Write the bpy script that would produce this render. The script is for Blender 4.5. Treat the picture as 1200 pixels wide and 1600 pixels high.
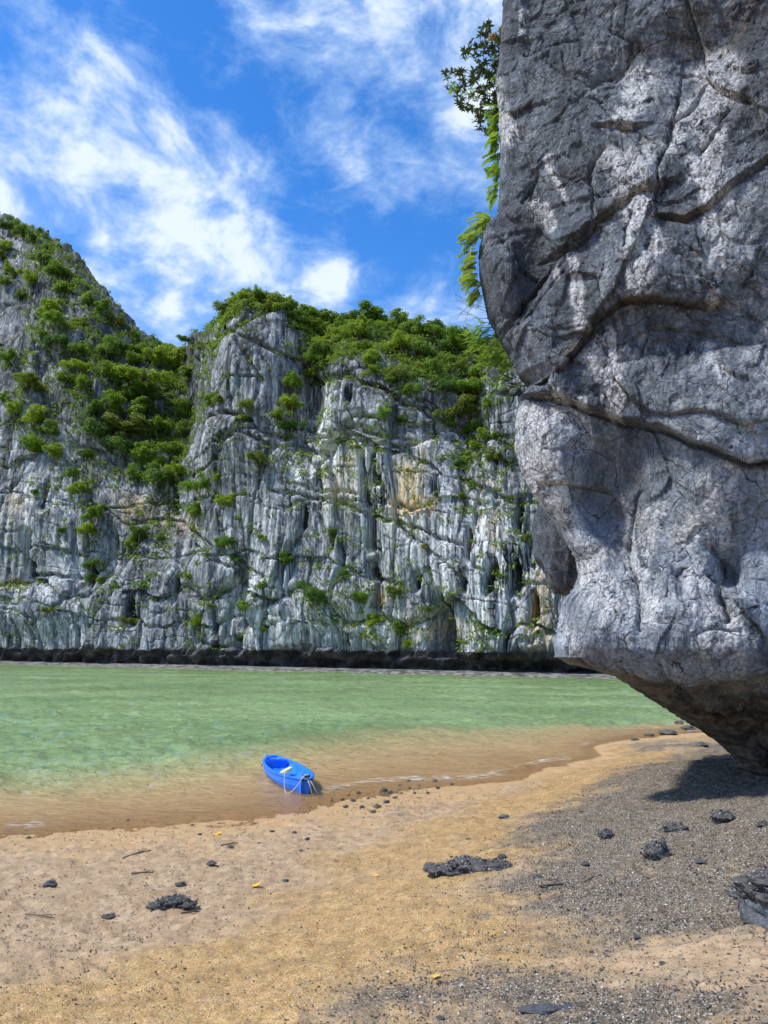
# A tidal beach under a limestone overhang, a green lagoon, a blue kayak and karst cliffs behind.
import bpy, math, random
import numpy as np
from mathutils import Vector, Matrix
from mathutils.bvhtree import BVHTree

for _o in list(bpy.data.objects):
    bpy.data.objects.remove(_o)
SC = bpy.context.scene
COL = SC.collection
RNG = np.random.default_rng(11)
R_ = random.Random(5)
rad = math.radians

# ------------------------------------------------------------------ camera
EYE = Vector((0.0, 0.0, 2.6))                 # metres above the lagoon
FPX = 1200.0                                  # focal length on a 1200 x 1600 sheet
PITCH, ROLL = math.atan(212 / 1200), rad(0.3)
CAM_R = Matrix.Rotation(rad(90) + PITCH, 3, 'X') @ Matrix.Rotation(ROLL, 3, 'Z')
cam_d = bpy.data.cameras.new('camera')
cam_d.sensor_fit = 'VERTICAL'
cam_d.sensor_height = 24.0
cam_d.sensor_width = 18.0
cam_d.lens = 18.0
cam_d.clip_start = 0.05
cam_d.clip_end = 9000
cam = bpy.data.objects.new('camera', cam_d)
COL.objects.link(cam)
cam.matrix_world = Matrix.Translation(EYE) @ CAM_R.to_4x4()
SC.camera = cam
_CR = np.array(CAM_R)
_E = np.array(EYE)


def ray(px, py):
    return _CR @ np.array(((px - 600) / FPX, -(py - 800) / FPX, -1.0))


def at(px, py, Y):
    """the point seen at sheet position (px, py), Y metres ahead"""
    d = ray(px, py)
    return _E + d * (Y / d[1])


def at_z(px, py, z):
    """the point seen at (px, py) that lies at height z"""
    d = ray(px, py)
    return _E + d * ((z - _E[2]) / d[2])


def proj(P):
    q = (np.asarray(P) - _E) @ _CR
    return 600 + FPX * q[..., 0] / -q[..., 2], 800 - FPX * q[..., 1] / -q[..., 2]


# ------------------------------------------------------------------ light
SUN_EL, SUN_AZ = 55.0, -106.0                  # azimuth clockwise from +Y (straight ahead)
_sd = Vector((math.sin(rad(SUN_AZ)) * math.cos(rad(SUN_EL)), math.cos(rad(SUN_AZ)) * math.cos(rad(SUN_EL)), math.sin(rad(SUN_EL))))
sun_l = bpy.data.lights.new('sun', 'SUN')
sun_l.energy = 2.3
sun_l.angle = rad(5.0)
sun_l.color = (1.0, 0.965, 0.91)
sun = bpy.data.objects.new('sun', sun_l)
COL.objects.link(sun)
sun.rotation_euler = _sd.to_track_quat('Z', 'Y').to_euler()
sun.location = (0, 0, 60)
SC.view_settings.view_transform = 'Standard'
SC.view_settings.look = 'None'
SC.view_settings.gamma = 1.0
SC.view_settings.use_curve_mapping = False
SC.view_settings.exposure = 1.08
SC.render.engine = 'CYCLES'
SC.cycles.use_denoising = True
SC.cycles.use_adaptive_sampling = True
SC.cycles.adaptive_threshold = 0.02
SC.cycles.max_bounces = 4
SC.cycles.diffuse_bounces = 2
SC.cycles.glossy_bounces = 2
SC.cycles.transparent_max_bounces = 12
SC.cycles.sample_clamp_direct = 10.0
SC.cycles.sample_clamp_indirect = 4.0
SC.cycles.caustics_reflective = False
SC.cycles.caustics_refractive = False


class NT:
    """short hand for building node trees"""
    def __init__(s, nt):
        s.nt = nt
        s.n = nt.nodes
        s.n.clear()

    def L(s, a, b):
        s.nt.links.new(a, b)

    def put(s, sock, v):
        if isinstance(v, bpy.types.NodeSocket):
            s.L(v, sock)
        elif v is not None:
            try:
                sock.default_value = v
            except Exception:
                sock.default_value = (*v, 1.0)

    def node(s, t, **kw):
        n = s.n.new(t)
        for k, v in kw.items():
            setattr(n, k, v)
        return n

    def math(s, op, a, b=None, c=None, clamp=False):
        n = s.node('ShaderNodeMath', operation=op, use_clamp=clamp)
        for i, v in enumerate((a, b, c)):
            if v is not None:
                s.put(n.inputs[i], v)
        return n.outputs[0]

    def vmath(s, op, a, b=None, out=0):
        n = s.node('ShaderNodeVectorMath', operation=op)
        s.put(n.inputs[0], a)
        if b is not None:
            s.put(n.inputs[3] if op == 'SCALE' else n.inputs[1], b)
        return n.outputs[out]

    def mix(s, f, a, b, blend='MIX'):
        n = s.node('ShaderNodeMix', data_type='RGBA', blend_type=blend)
        s.put(n.inputs[0], f)
        s.put(n.inputs[6], a)
        s.put(n.inputs[7], b)
        return n.outputs[2]

    def ramp(s, f, stops, interp='LINEAR'):
        n = s.node('ShaderNodeValToRGB')
        cr = n.color_ramp
        cr.interpolation = interp
        while len(cr.elements) < len(stops):
            cr.elements.new(0.5)
        for e, (p, c) in zip(cr.elements, stops):
            e.position = p
            e.color = (c, c, c, 1) if isinstance(c, (int, float)) else (*c, 1)
        s.put(n.inputs[0], f)
        return n.outputs[0]

    def step(s, v, a, b, lo=0.0, hi=1.0, smooth=True):
        n = s.node('ShaderNodeMapRange', interpolation_type='SMOOTHSTEP' if smooth else 'LINEAR')
        s.put(n.inputs[0], v)
        for i, x in enumerate((a, b, lo, hi)):
            s.put(n.inputs[1 + i], x)
        return n.outputs[0]

    def noise(s, vec, scale, detail=4.0, rough=0.55, distort=0.0, out=0):
        n = s.node('ShaderNodeTexNoise')
        s.put(n.inputs['Vector'], vec)
        n.inputs['Scale'].default_value = scale
        n.inputs['Detail'].default_value = detail
        n.inputs['Roughness'].default_value = rough
        n.inputs['Distortion'].default_value = distort
        return n.outputs[out]

    def voro(s, vec, scale, feature='F1', out=0):
        n = s.node('ShaderNodeTexVoronoi', feature=feature)
        s.put(n.inputs['Vector'], vec)
        n.inputs['Scale'].default_value = scale
        return n.outputs[out]

    def mapping(s, vec, scale=(1, 1, 1), rot=(0, 0, 0), loc=(0, 0, 0)):
        n = s.node('ShaderNodeMapping')
        s.put(n.inputs[0], vec)
        n.inputs[1].default_value = loc
        n.inputs[2].default_value = rot
        n.inputs[3].default_value = scale
        return n.outputs[0]

    def attr(s, name):
        n = s.node('ShaderNodeAttribute', attribute_name=name)
        sp = s.node('ShaderNodeSeparateColor')
        s.L(n.outputs['Color'], sp.inputs[0])
        return sp.outputs[0], sp.outputs[1], sp.outputs[2], n.outputs['Alpha']

    def bump(s, h, strength=0.5, dist=0.05, normal=None):
        n = s.node('ShaderNodeBump')
        n.inputs['Strength'].default_value = strength
        n.inputs['Distance'].default_value = dist
        s.put(n.inputs['Height'], h)
        if normal is not None:
            s.L(normal, n.inputs['Normal'])
        return n.outputs[0]

    def pbsdf(s, color, rough=0.8, spec=0.3, normal=None, **kw):
        n = s.node('ShaderNodeBsdfPrincipled')
        s.put(n.inputs['Base Color'], color)
        s.put(n.inputs['Roughness'], rough)
        s.put(n.inputs['Specular IOR Level'], spec)
        if normal is not None:
            s.L(normal, n.inputs['Normal'])
        for k, v in kw.items():
            s.put(n.inputs[k], v)
        return n.outputs[0]

    def out(s, sh):
        o = s.node('ShaderNodeOutputMaterial')
        s.L(sh, o.inputs[0])


def material(name):
    m = bpy.data.materials.new(name)
    m.use_nodes = True
    return m, NT(m.node_tree)


# ------------------------------------------------------------------ sky
world = bpy.data.worlds.new('World')
SC.world = world
world.use_nodes = True
w = NT(world.node_tree)
sky = w.node('ShaderNodeTexSky', sky_type='NISHITA')
sky.sun_disc = False
sky.sun_elevation = rad(SUN_EL)
sky.sun_rotation = rad(SUN_AZ)
sky.air_density = 1.0
sky.dust_density = 0.4
sky.ozone_density = 2.5
hs = w.node('ShaderNodeHueSaturation')
hs.inputs['Saturation'].default_value = 1.36
hs.inputs['Value'].default_value = 0.78
w.L(sky.outputs[0], hs.inputs['Color'])
dirv = w.vmath('NORMALIZE', w.node('ShaderNodeTexCoord').outputs['Generated'])
cpos = w.mapping(dirv, (1.0, 1.0, 1.5))
warp = w.vmath('SCALE', w.vmath('SUBTRACT', w.noise(cpos, 5.0, 2, 0.5, out=1), (0.5, 0.5, 0.5)), 0.12)
cpw = w.vmath('ADD', cpos, warp)
cl_a = w.noise(cpw, 3.2, 6, 0.60)
cl_b = w.noise(w.mapping(cpw, (1, 1, 1), (0, 0, 0.6), (3.1, 1.7, 0)), 10.0, 5, 0.62)
dens = w.math('MULTIPLY_ADD', cl_a, 1.20, w.math('MULTIPLY_ADD', cl_b, 1.65, -0.90))
# the cloud banks of this day: (sheet x, sheet y, radius in degrees, weight)
CLOUDS = [(90, 170, 9, .09), (230, 215, 7, .08), (300, 265, 4.5, .05), (60, 330, 9, .06), (240, 300, 5, .04),
          (285, 400, 3.4, .22), (262, 372, 2.4, .14), (300, 455, 4, .08), (412, 378, 2.6, .42), (532, 440, 2.2, .50), (455, 470, 3, .2),
          (480, 70, 7, .18), (650, 60, 8, .12), (745, 30, 6, .22), (700, 205, 3.6, .20), (600, 250, 3.0, .26),
          (700, 480, 5, .14), (160, 470, 5, .16), 
          (560, 350, 7, -.09), (640, 330, 5, -.06), (450, 300, 5, -.05), (230, 60, 6, -.10), (400, 120, 5, -.04), (640, 400, 4, -.12),
          (380, 190, 4, -.08)]
dwarp = w.vmath('NORMALIZE', w.vmath('ADD', dirv, w.vmath('SCALE', warp, 0.9)))
for (bx, by, br, bw) in CLOUDS:
    d = ray(bx, by)
    d = d / np.linalg.norm(d)
    dt = w.vmath('DOT_PRODUCT', dwarp, tuple(d), out=1)
    c1 = math.cos(rad(br * 1.25))
    dens = w.math('MULTIPLY_ADD', w.step(dt, c1, 1.0), bw * 0.62, dens)
cover = w.step(dens, 0.27, 0.93)
cover = w.math('MULTIPLY', w.math('POWER', cover, 1.0), 0.86)
cloud_col = w.mix(w.step(dens, 0.55, 0.95), (1.8, 2.55, 3.75), (3.4, 3.75, 4.1))
skymix = w.mix(cover, w.mix(1.0, hs.outputs[0], (.98, .95, 1.10, 1), 'MULTIPLY'), cloud_col)
bg = w.node('ShaderNodeBackground')
bg.inputs['Strength'].default_value = 0.135
w.L(skymix, bg.inputs['Color'])
world.cycles.sampling_method = 'MANUAL'
world.cycles.sample_map_resolution = 256
wo = w.node('ShaderNodeOutputWorld')
w.L(bg.outputs[0], wo.inputs[0])


# ------------------------------------------------------------------ noise on arrays
_G3 = np.random.default_rng(3).normal(size=(256, 3))
_G3 = (_G3 / np.linalg.norm(_G3, axis=1)[:, None]).astype(np.float32)
_G2 = np.random.default_rng(4).uniform(0, 2 * np.pi, 256)
_G2 = np.stack([np.cos(_G2), np.sin(_G2)], 1).astype(np.float32)
_U1 = np.random.default_rng(6).random(65536).astype(np.float32)


def _hash(a, b, c, seed):
    with np.errstate(over='ignore'):
        n = a.astype(np.uint32) * np.uint32(374761393) + b.astype(np.uint32) * np.uint32(668265263) + np.uint32((seed * 974711 + 12345) & 0xffffffff)
        if c is not None:
            n = n + c.astype(np.uint32) * np.uint32(2246822519)
        n = (n ^ (n >> np.uint32(13))) * np.uint32(1274126177)
        return n ^ (n >> np.uint32(16))


def per2(x, y, seed=0):
    x = np.asarray(x, np.float32)
    y = np.asarray(y, np.float32)
    xi = np.floor(x)
    yi = np.floor(y)
    fx = x - xi
    fy = y - yi
    xi = xi.astype(np.int64)
    yi = yi.astype(np.int64)
    u = fx * fx * fx * (fx * (fx * 6 - 15) + 10)
    v = fy * fy * fy * (fy * (fy * 6 - 15) + 10)

    def g(dx, dy):
        q = _G2[_hash(xi + dx, yi + dy, None, seed) & np.uint32(255)]
        return q[..., 0] * (fx - dx) + q[..., 1] * (fy - dy)
    a = g(0, 0)
    b = g(1, 0)
    c = g(0, 1)
    d = g(1, 1)
    return 1.4 * ((a + (b - a) * u) * (1 - v) + (c + (d - c) * u) * v)


def per3(x, y, z, seed=0):
    x, y, z = (np.asarray(q, np.float32) for q in (x, y, z))
    xi, yi, zi = np.floor(x), np.floor(y), np.floor(z)
    fx, fy, fz = x - xi, y - yi, z - zi
    xi, yi, zi = xi.astype(np.int64), yi.astype(np.int64), zi.astype(np.int64)
    u, v, t = (f * f * f * (f * (f * 6 - 15) + 10) for f in (fx, fy, fz))
    r = 0
    for dx in (0, 1):
        wx = u if dx else 1 - u
        for dy in (0, 1):
            wy = v if dy else 1 - v
            for dz in (0, 1):
                wz = t if dz else 1 - t
                q = _G3[_hash(xi + dx, yi + dy, zi + dz, seed) & np.uint32(255)]
                r = r + wx * wy * wz * (q[..., 0] * (fx - dx) + q[..., 1] * (fy - dy) + q[..., 2] * (fz - dz))
    return 1.5 * r


def fbm2(x, y, oct=4, seed=0, gain=0.5, ridged=False):
    r, a, f = 0, 1.0, 1.0
    for o in range(oct):
        n = per2(x * f, y * f, seed + o * 7)
        r = r + a * ((0.5 - np.abs(n)) if ridged else n)
        a *= gain
        f *= 2.03
    return r


def fbm3(x, y, z, oct=4, seed=0, gain=0.5, ridged=False):
    r, a, f = 0, 1.0, 1.0
    for o in range(oct):
        n = per3(x * f, y * f, z * f, seed + o * 7)
        r = r + a * ((0.5 - np.abs(n)) if ridged else n)
        a *= gain
        f *= 2.03
    return r


def cells2(x, y, seed=0):
    """jittered cells: distance to nearest, gap to the second, three random values of the cell, offset from its seed"""
    xi = np.floor(x).astype(np.int64)
    yi = np.floor(y).astype(np.int64)
    f1 = np.full(x.shape, 9.0, np.float32)
    f2 = f1.copy()
    rid = np.zeros(x.shape, np.uint32)
    ox = np.zeros(x.shape, np.float32)
    oy = ox.copy()
    for dx in (-1, 0, 1):
        for dy in (-1, 0, 1):
            h = _hash(xi + dx, yi + dy, None, seed)
            sx = xi + dx + _U1[h & np.uint32(65535)]
            sy = yi + dy + _U1[(h * np.uint32(7919)) & np.uint32(65535)]
            d = np.hypot(sx - x, sy - y).astype(np.float32)
            m = d < f1
            f2 = np.where(m, f1, np.minimum(f2, d))
            rid = np.where(m, h, rid)
            ox = np.where(m, x - sx, ox)
            oy = np.where(m, y - sy, oy)
            f1 = np.where(m, d, f1)
    r = [_U1[(rid * np.uint32(k)) & np.uint32(65535)] for k in (31, 131, 977)]
    return f1, f2 - f1, r[0], r[1], r[2], ox, oy


def sstep(a, b, x):
    t = np.clip((x - a) / (b - a), 0, 1)
    return t * t * (3 - 2 * t)


def seg_dist(x, y, pts):
    """distance of points to a polyline"""
    best = np.full(np.shape(x), 1e9, np.float32)
    for (ax, ay), (bx, by) in zip(pts[:-1], pts[1:]):
        vx, vy = bx - ax, by - ay
        t = np.clip(((x - ax) * vx + (y - ay) * vy) / (vx * vx + vy * vy + 1e-9), 0, 1)
        best = np.minimum(best, np.hypot(x - ax - t * vx, y - ay - t * vy))
    return best


# ------------------------------------------------------------------ mesh helpers
def mesh_of(name, V, F, mat=None, smooth=False, cols=None):
    me = bpy.data.meshes.new(name)
    V = np.asarray(V, np.float32)
    if isinstance(F, np.ndarray):
        k = F.shape[1]
        me.vertices.add(len(V))
        me.vertices.foreach_set('co', V.ravel())
        me.loops.add(F.size)
        me.loops.foreach_set('vertex_index', F.ravel().astype(np.int32))
        me.polygons.add(len(F))
        me.polygons.foreach_set('loop_start', np.arange(0, F.size, k, dtype=np.int32))
        me.update(calc_edges=True)
    else:
        me.from_pydata([tuple(v) for v in V], [], [tuple(f) for f in F])
        me.update()
    if smooth:
        me.polygons.foreach_set('use_smooth', np.ones(len(me.polygons), bool))
    for nm, c in (cols or {}).items():
        a = me.attributes.new(nm, 'FLOAT_COLOR', 'POINT')
        a.data.foreach_set('color', np.ascontiguousarray(c, np.float32).ravel())
    if mat:
        me.materials.append(mat)
    return me


def link(name, me, parent=None, **props):
    o = bpy.data.objects.new(name, me)
    COL.objects.link(o)
    if parent is not None:
        o.parent = parent
    for k, v in props.items():
        o[k] = v
    return o


def thing(name, label, cat, loc=(0, 0, 0), group=None):
    o = link(name, None, label=label, category=cat)
    o.location = loc
    o.empty_display_size = 0.1
    if group:
        o['group'] = group
    return o


def grid_faces(n, m, wrap=False):
    i = np.arange(n - 1)[:, None]
    mm = m if wrap else m - 1
    j = np.arange(mm)[None, :]
    j2 = (j + 1) % m
    return np.stack([i * m + j, i * m + j2, (i + 1) * m + j2, (i + 1) * m + j], -1).reshape(-1, 4)


def grid_normals(P):
    du = np.gradient(P, axis=0)
    dv = np.gradient(P, axis=1)
    n = np.cross(du, dv)
    return n / (np.linalg.norm(n, axis=-1, keepdims=True) + 1e-9)


def tube(pts, r0, r1=None, sides=6, V=None, F=None):
    """a tapered tube along points; appends to V, F"""
    V = [] if V is None else V
    F = [] if F is None else F
    r1 = r0 if r1 is None else r1
    pts = [Vector(p) for p in pts]
    n = len(pts)
    base = len(V)
    for i, p in enumerate(pts):
        t = (pts[min(i + 1, n - 1)] - pts[max(i - 1, 0)]).normalized()
        a = t.orthogonal().normalized() if i == 0 else (a - t * a.dot(t)).normalized()
        b = t.cross(a)
        r = r0 + (r1 - r0) * i / max(1, n - 1)
        for k in range(sides):
            an = 2 * math.pi * k / sides
            V.append(p + (a * math.cos(an) + b * math.sin(an)) * r)
    for i in range(n - 1):
        for k in range(sides):
            k2 = (k + 1) % sides
            F.append((base + i * sides + k, base + i * sides + k2, base + (i + 1) * sides + k2, base + (i + 1) * sides + k))
    F.append(tuple(base + k for k in range(sides))[::-1])
    F.append(tuple(base + (n - 1) * sides + k for k in range(sides)))
    return V, F


# ------------------------------------------------------------------ beach and lagoon bed
# (sheet x, sheet y, height, golden sand, shell gravel)
CTRL = [
    (0, 1306, 0, 0, 0), (150, 1298, 0, 0, 0), (350, 1284, 0, 0, 0), (470, 1266, 0, 0, 0), (545, 1250, 0, 0, .25), (640, 1236, 0, 0, .35),
    (740, 1226, 0, .1, .1), (815, 1218, 0, .4, 0), (870, 1196, 0, .7, 0), (940, 1180, 0, .8, 0), (1020, 1152, 0, .6, .1), (1062, 1136, 0, .5, .3),
    (0, 1250, -.16, 0, 0), (250, 1235, -.13, 0, 0), (470, 1222, -.08, 0, 0), (640, 1205, -.05, 0, 0), (800, 1185, -.05, 0, 0), (920, 1160, -.05, 0, 0),
    (0, 1180, -.34, 0, 0), (300, 1165, -.32, 0, 0), (600, 1150, -.19, 0, 0), (850, 1135, -.13, 0, 0), (1000, 1115, -.12, 0, 0),
    (0, 1120, -.9, 0, 0), (300, 1112, -.95, 0, 0), (600, 1105, -.6, 0, 0), (900, 1095, -.40, 0, 0),
    (100, 1400, .09, .0, 0), (300, 1360, .08, .0, 0), (500, 1300, .05, 0, .05), (590, 1262, .02, .0, .4), (640, 1275, .06, .1, .3), (720, 1252, .05, .3, .1), (300, 1450, .13, .1, 0), (0, 1480, .17, .0, 0),
    (0, 1560, .24, .6, 0), (200, 1505, .19, .5, 0), (400, 1440, .16, .5, 0), (560, 1350, .13, .6, 0), (690, 1285, .12, .7, 0), (800, 1245, .10, .8, 0),
    (600, 1440, .36, 1, .05), (450, 1500, .34, 1, 0), (300, 1580, .36, 1, .0), (740, 1310, .28, 1, .1), (830, 1260, .26, .9, .15), (940, 1205, .24, .8, .3), (1030, 1165, .24, .6, .6),
    (900, 1360, .52, .2, .75), (860, 1290, .38, .3, .7), (980, 1240, .48, .1, .95), (1100, 1300, .74, 0, 1), (1180, 1270, .86, 0, 1), (1090, 1190, .60, 0, 1), (1160, 1220, .78, 0, 1),
    (1000, 1420, .64, .1, .95), (1100, 1410, .74, .1, .9), (1195, 1400, .86, 0, .8), (1050, 1490, .70, .2, .25), (1190, 1500, .86, .1, .25), (880, 1460, .56, .5, .35), (740, 1420, .46, .8, .3),
    (1190, 1590, .92, .3, .45), (950, 1570, .70, .2, .8), (800, 1590, .62, .4, .6), (650, 1540, .50, .7, .5), (550, 1590, .52, .8, .35), (760, 1510, .54, .5, .5),
]
_cp = np.array([at_z(c[0], c[1], c[2])[:2] for c in CTRL])
_cv = np.array([c[2:] for c in CTRL], float)
_ex = np.array([(-2, 1.0, .62, .8, .2), (2, 0.5, .85, .4, .5), (5, 2, 1.1, 0, .7), (-6, 4, .42, .4, 0), (9, 7, 1.3, 0, 1), (8, 10, 1.3, 0, 1), (7, 13, .9, 0, 1), (11, 12, 1.4, 0, 1), (-9, 8, .3, .2, 0),
                (0, -4, 1.0, .5, .3), (-9, 0, .75, .6, 0), (9, 0, 1.5, 0, .7), (9, 17, .25, 0, .6), (12, 24, .1, 0, .6)])
_cp = np.vstack([_cp, _ex[:, :2]])
_cv = np.vstack([_cv, _ex[:, 2:]])


def _tps_k(r2):
    return np.where(r2 > 1e-9, r2 * np.log(r2 + 1e-12) * 0.5, 0.0)


def _tps_fit(P, v, lam=0.02):
    n = len(P)
    K = _tps_k(((P[:, None] - P[None]) ** 2).sum(-1)) + lam * np.eye(n)
    Q = np.hstack([np.ones((n, 1)), P])
    A = np.vstack([np.hstack([K, Q]), np.hstack([Q.T, np.zeros((3, 3))])])
    return np.linalg.solve(A, np.vstack([v, np.zeros((3, v.shape[1]))]))


_W = _tps_fit(_cp, _cv)

# shoreline foot of the far cliffs, in plan
_PA = at(-300, 1035, 143)
_PB = at(1300, 1035, 60)
PATH_A, PATH_B = np.array(_PA[:2]), np.array(_PB[:2])
PATH_L = float(np.linalg.norm(PATH_B - PATH_A))
PT = (PATH_B - PATH_A) / PATH_L
PN = np.array((PT[1], -PT[0]))              # towards the water
if PN[1] > 0:
    PN = -PN


def ground(x, y):
    """height, golden, shell of the ground sheet"""
    x = np.asarray(x, float)
    y = np.asarray(y, float)
    shp = x.shape
    xc = np.clip(x.ravel(), -12, 13)
    yc = np.clip(y.ravel(), -4, 30)
    o = np.zeros((xc.size, 3))
    for s in range(0, xc.size, 60000):
        e = slice(s, s + 60000)
        d2 = (xc[e, None] - _cp[None, :, 0]) ** 2 + (yc[e, None] - _cp[None, :, 1]) ** 2
        o[e] = _tps_k(d2) @ _W[:-3] + _W[-3] + xc[e, None] * _W[-2] + yc[e, None] * _W[-1]
    z, g, sh = (o[:, k].reshape(shp) for k in range(3))
    z = np.clip(z, -2.2, 1.9)
    off = sstep(24, 45, y)
    z = z * (1 - off) - 2.2 * off
    dpath = (x - PATH_A[0]) * PN[0] + (y - PATH_A[1]) * PN[1]     # + = water side of the cliff foot
    foot = sstep(9.0, -1.0, dpath + 1.6 * per2(x * .12, y * .12, 5))
    z = np.where(dpath < 12, z * (1 - foot) + 0.42 * foot, z)
    return z, np.clip(g, 0, 1), np.clip(sh, 0, 1)


def polar_grid(az_fine, n_fine, n_coarse, radii):
    a = np.linspace(-az_fine, az_fine, n_fine)
    b = np.linspace(az_fine, 360 - az_fine, n_coarse + 2)[1:-1]
    az = np.radians(np.concatenate([a, b]))
    X = radii[:, None] * np.sin(az)[None]
    Y = radii[:, None] * np.cos(az)[None]
    return X, Y


rr = np.concatenate([[0.05], np.geomspace(1.0, 2.4, 12), np.geomspace(2.45, 30, 470), np.geomspace(31, 140, 60), np.geomspace(150, 4000, 14)])
GX, GY = polar_grid(37, 480, 70, rr)
gz, gg, gs = ground(GX, GY)
near = sstep(40, 24, np.hypot(GX, GY))
pink = np.clip(1 - gg - gs, 0, 1)
lump = fbm2(GX * 1.3, GY * 1.3, 3, 21) * .030 + fbm2(GX * 5.2, GY * 6.5, 3, 31) * .024
dim = cells2(GX * 7.0, GY * 7.0, 9)
pits = -np.clip(.28 - dim[0], 0, 1) * .055 * (dim[2] > .5) + np.clip(.22 - dim[0], 0, 1) * .06 * (dim[2] < .2)
dry = sstep(-.02, .05, gz)
rill = per2((GX * .82 + GY * .57) * 1.1, (GY * .82 - GX * .57) * 4.2, 77) * .016 * gg
gz = gz + near * dry * (lump + pits * (.5 + 1.5 * pink) + rill + gs * fbm2(GX * 9, GY * 9, 2, 55) * .022)
gs2 = np.clip(gs + .04 * sstep(.1, .4, gs) + .40 * fbm2(GX * .8 + .3 * GY, GY * 1.3, 5, 91) * sstep(.05, .4, gs), 0, 1)
gg2 = np.clip(gg + .45 * fbm2(GX * .7, GY * .7, 4, 92) * sstep(.05, .5, gg), 0, 1)
dpath = (GX - PATH_A[0]) * PN[0] + (GY - PATH_A[1]) * PN[1]
gcol = np.stack([gg2, gs2, sstep(14, 6, dpath), np.clip(gz * .5 + .5, 0, 1)], -1)

m_ground, s = material('beach_sand')
tc = s.node('ShaderNodeTexCoord').outputs['Object']
zg, zs, zm, zh = s.attr('zones')
big = s.noise(tc, 0.9, 5, 0.6)
mid = s.noise(tc, 6.0, 6, 0.62)
fine = s.noise(tc, 70.0, 4, 0.7)
grit = s.voro(tc, 130.0, 'F1', 1)
sepg = s.node('ShaderNodeSeparateColor')
s.L(grit, sepg.inputs[0])
pinkc = s.mix(s.step(mid, .35, .7), (.42, .288, .165), (.58, .425, .265))
pinkc = s.mix(s.step(s.noise(tc, 24, 4, .7), .54, .64), pinkc, (.27, .185, .115))
goldc = s.mix(s.step(mid, .32, .68), (.43, .258, .095), (.60, .385, .16))
goldc = s.mix(s.math('MULTIPLY', s.step(sepg.outputs[0], .62, .86), .65), goldc, (.20, .13, .06))
goldc = s.mix(s.math('MULTIPLY', s.step(sepg.outputs[1], .82, .95), .7), goldc, (.72, .60, .40))
stk = s.noise(s.mapping(tc, (1.1, 4.4, 1), (0, 0, -.6)), 1.0, 5, .6)
goldc = s.mix(s.math('MULTIPLY', s.step(stk, .50, .68), .55), goldc, (.29, .185, .08))
shellc = s.mix(s.step(sepg.outputs[0], .25, .75), (.050, .045, .037), (.215, .185, .135))
shellc = s.mix(s.step(sepg.outputs[2], .90, .96), shellc, (.62, .60, .54))
gfac = s.step(s.math('ADD', zg, s.math('MULTIPLY', s.math('SUBTRACT', s.noise(tc, 3.0, 8, .68), .5), 1.3)), .12, .80)
sfac = s.step(s.math('ADD', zs, s.math('MULTIPLY', s.math('SUBTRACT', s.noise(tc, 5, 9, .74), .5), 1.5)), .25, .85)
col = s.mix(gfac, pinkc, goldc)
mk = s.step(s.noise(s.mapping(tc, (1, 1.8, 1), (0, 0, .4)), 9.0, 7, .75), .54, .66)
col = s.mix(s.math('MULTIPLY', mk, .45), col, (.21, .145, .085))
col = s.mix(s.math('MULTIPLY', sfac, .85), col, shellc)
wet = s.step(s.math('ADD', zh, s.math('MULTIPLY', s.math('SUBTRACT', big, .5), .03)), .532, .505)      # height 0.5 = water level
col = s.mix(wet, col, s.mix(s.step(mid, .3, .7), (.55, .335, .145), (.66, .44, .215)))
col = s.mix(zm, col, s.mix(s.step(s.noise(tc, 1.4, 6, .7), .4, .6), (.07, .068, .06), (.25, .24, .215)))
hgt = s.math('ADD', s.math('MULTIPLY', fine, .5), s.math('ADD', s.math('MULTIPLY', sepg.outputs[0], .35), s.math('MULTIPLY', s.noise(tc, 18, 5, .7), 1.2)))
s.out(s.pbsdf(col, s.math('MULTIPLY_ADD', wet, -.5, .9), s.math('MULTIPLY_ADD', wet, .15, .2), s.bump(hgt, .9, .022)))
GP = np.stack([GX, GY, gz], -1)
GF = grid_faces(GX.shape[0], GX.shape[1], True)
ground_o = link('ground', mesh_of('ground', GP.reshape(-1, 3), GF, m_ground, True, {'zones': gcol.reshape(-1, 4)}), kind='structure')
_gs = GP[12:486:2, 0:480:2]
BVH_G = BVHTree.FromPolygons(_gs.reshape(-1, 3).tolist(), grid_faces(*_gs.shape[:2]).tolist())


def ground_z(x, y):
    h = BVH_G.ray_cast(Vector((x, y, 6)), Vector((0, 0, -1)))
    return h[0].z if h[0] else float(ground(np.array([x]), np.array([y]))[0][0])


def on_ground(px, py):
    d = ray(px, py)
    h = BVH_G.ray_cast(EYE, Vector(d).normalized())
    return h[0] if h[0] else Vector(at_z(px, py, 0.0))


# ------------------------------------------------------------------ water
wr = np.concatenate([[6.0], np.geomspace(7.5, 60, 400), np.geomspace(60.5, 150, 150), np.geomspace(160, 4000, 10)])
WX, WY = polar_grid(36, 330, 40, wr)
bz, _, _ = ground(WX, WY)
depth = np.clip(-bz, 0, 3)
rng = np.hypot(WX, WY)
amp = sstep(.0, .22, depth) * (1 - .7 * sstep(60, 110, rng))
c_, s_ = math.cos(.5), math.sin(.5)
wu, wv = WX * c_ + WY * s_, -WX * s_ + WY * c_
wz = (fbm2(wu * .42, wv * .95, 3, 141) * .11 + fbm2(wu * 1.1, wv * 2.3, 3, 151, ridged=True) * .14 + fbm2(wu * 2.6, wv * 5.0, 2, 161, ridged=True) * .016 * (1 - sstep(20, 45, rng))) * amp
swash = np.exp(-((depth - .035 - .012 * per2(WX * .5, WY * .5, 8)) / .008) ** 2) * .010
wz = wz + swash * sstep(0, .02, depth)
wcol = np.stack([depth / 3, sstep(.001, .008, swash) * sstep(-.1, .35, fbm2(WX * .35, WY * .35, 3, 171)), amp, np.ones_like(amp)], -1)
m_water, s = material('lagoon_water')
tc = s.node('ShaderNodeTexCoord').outputs['Object']
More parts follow.
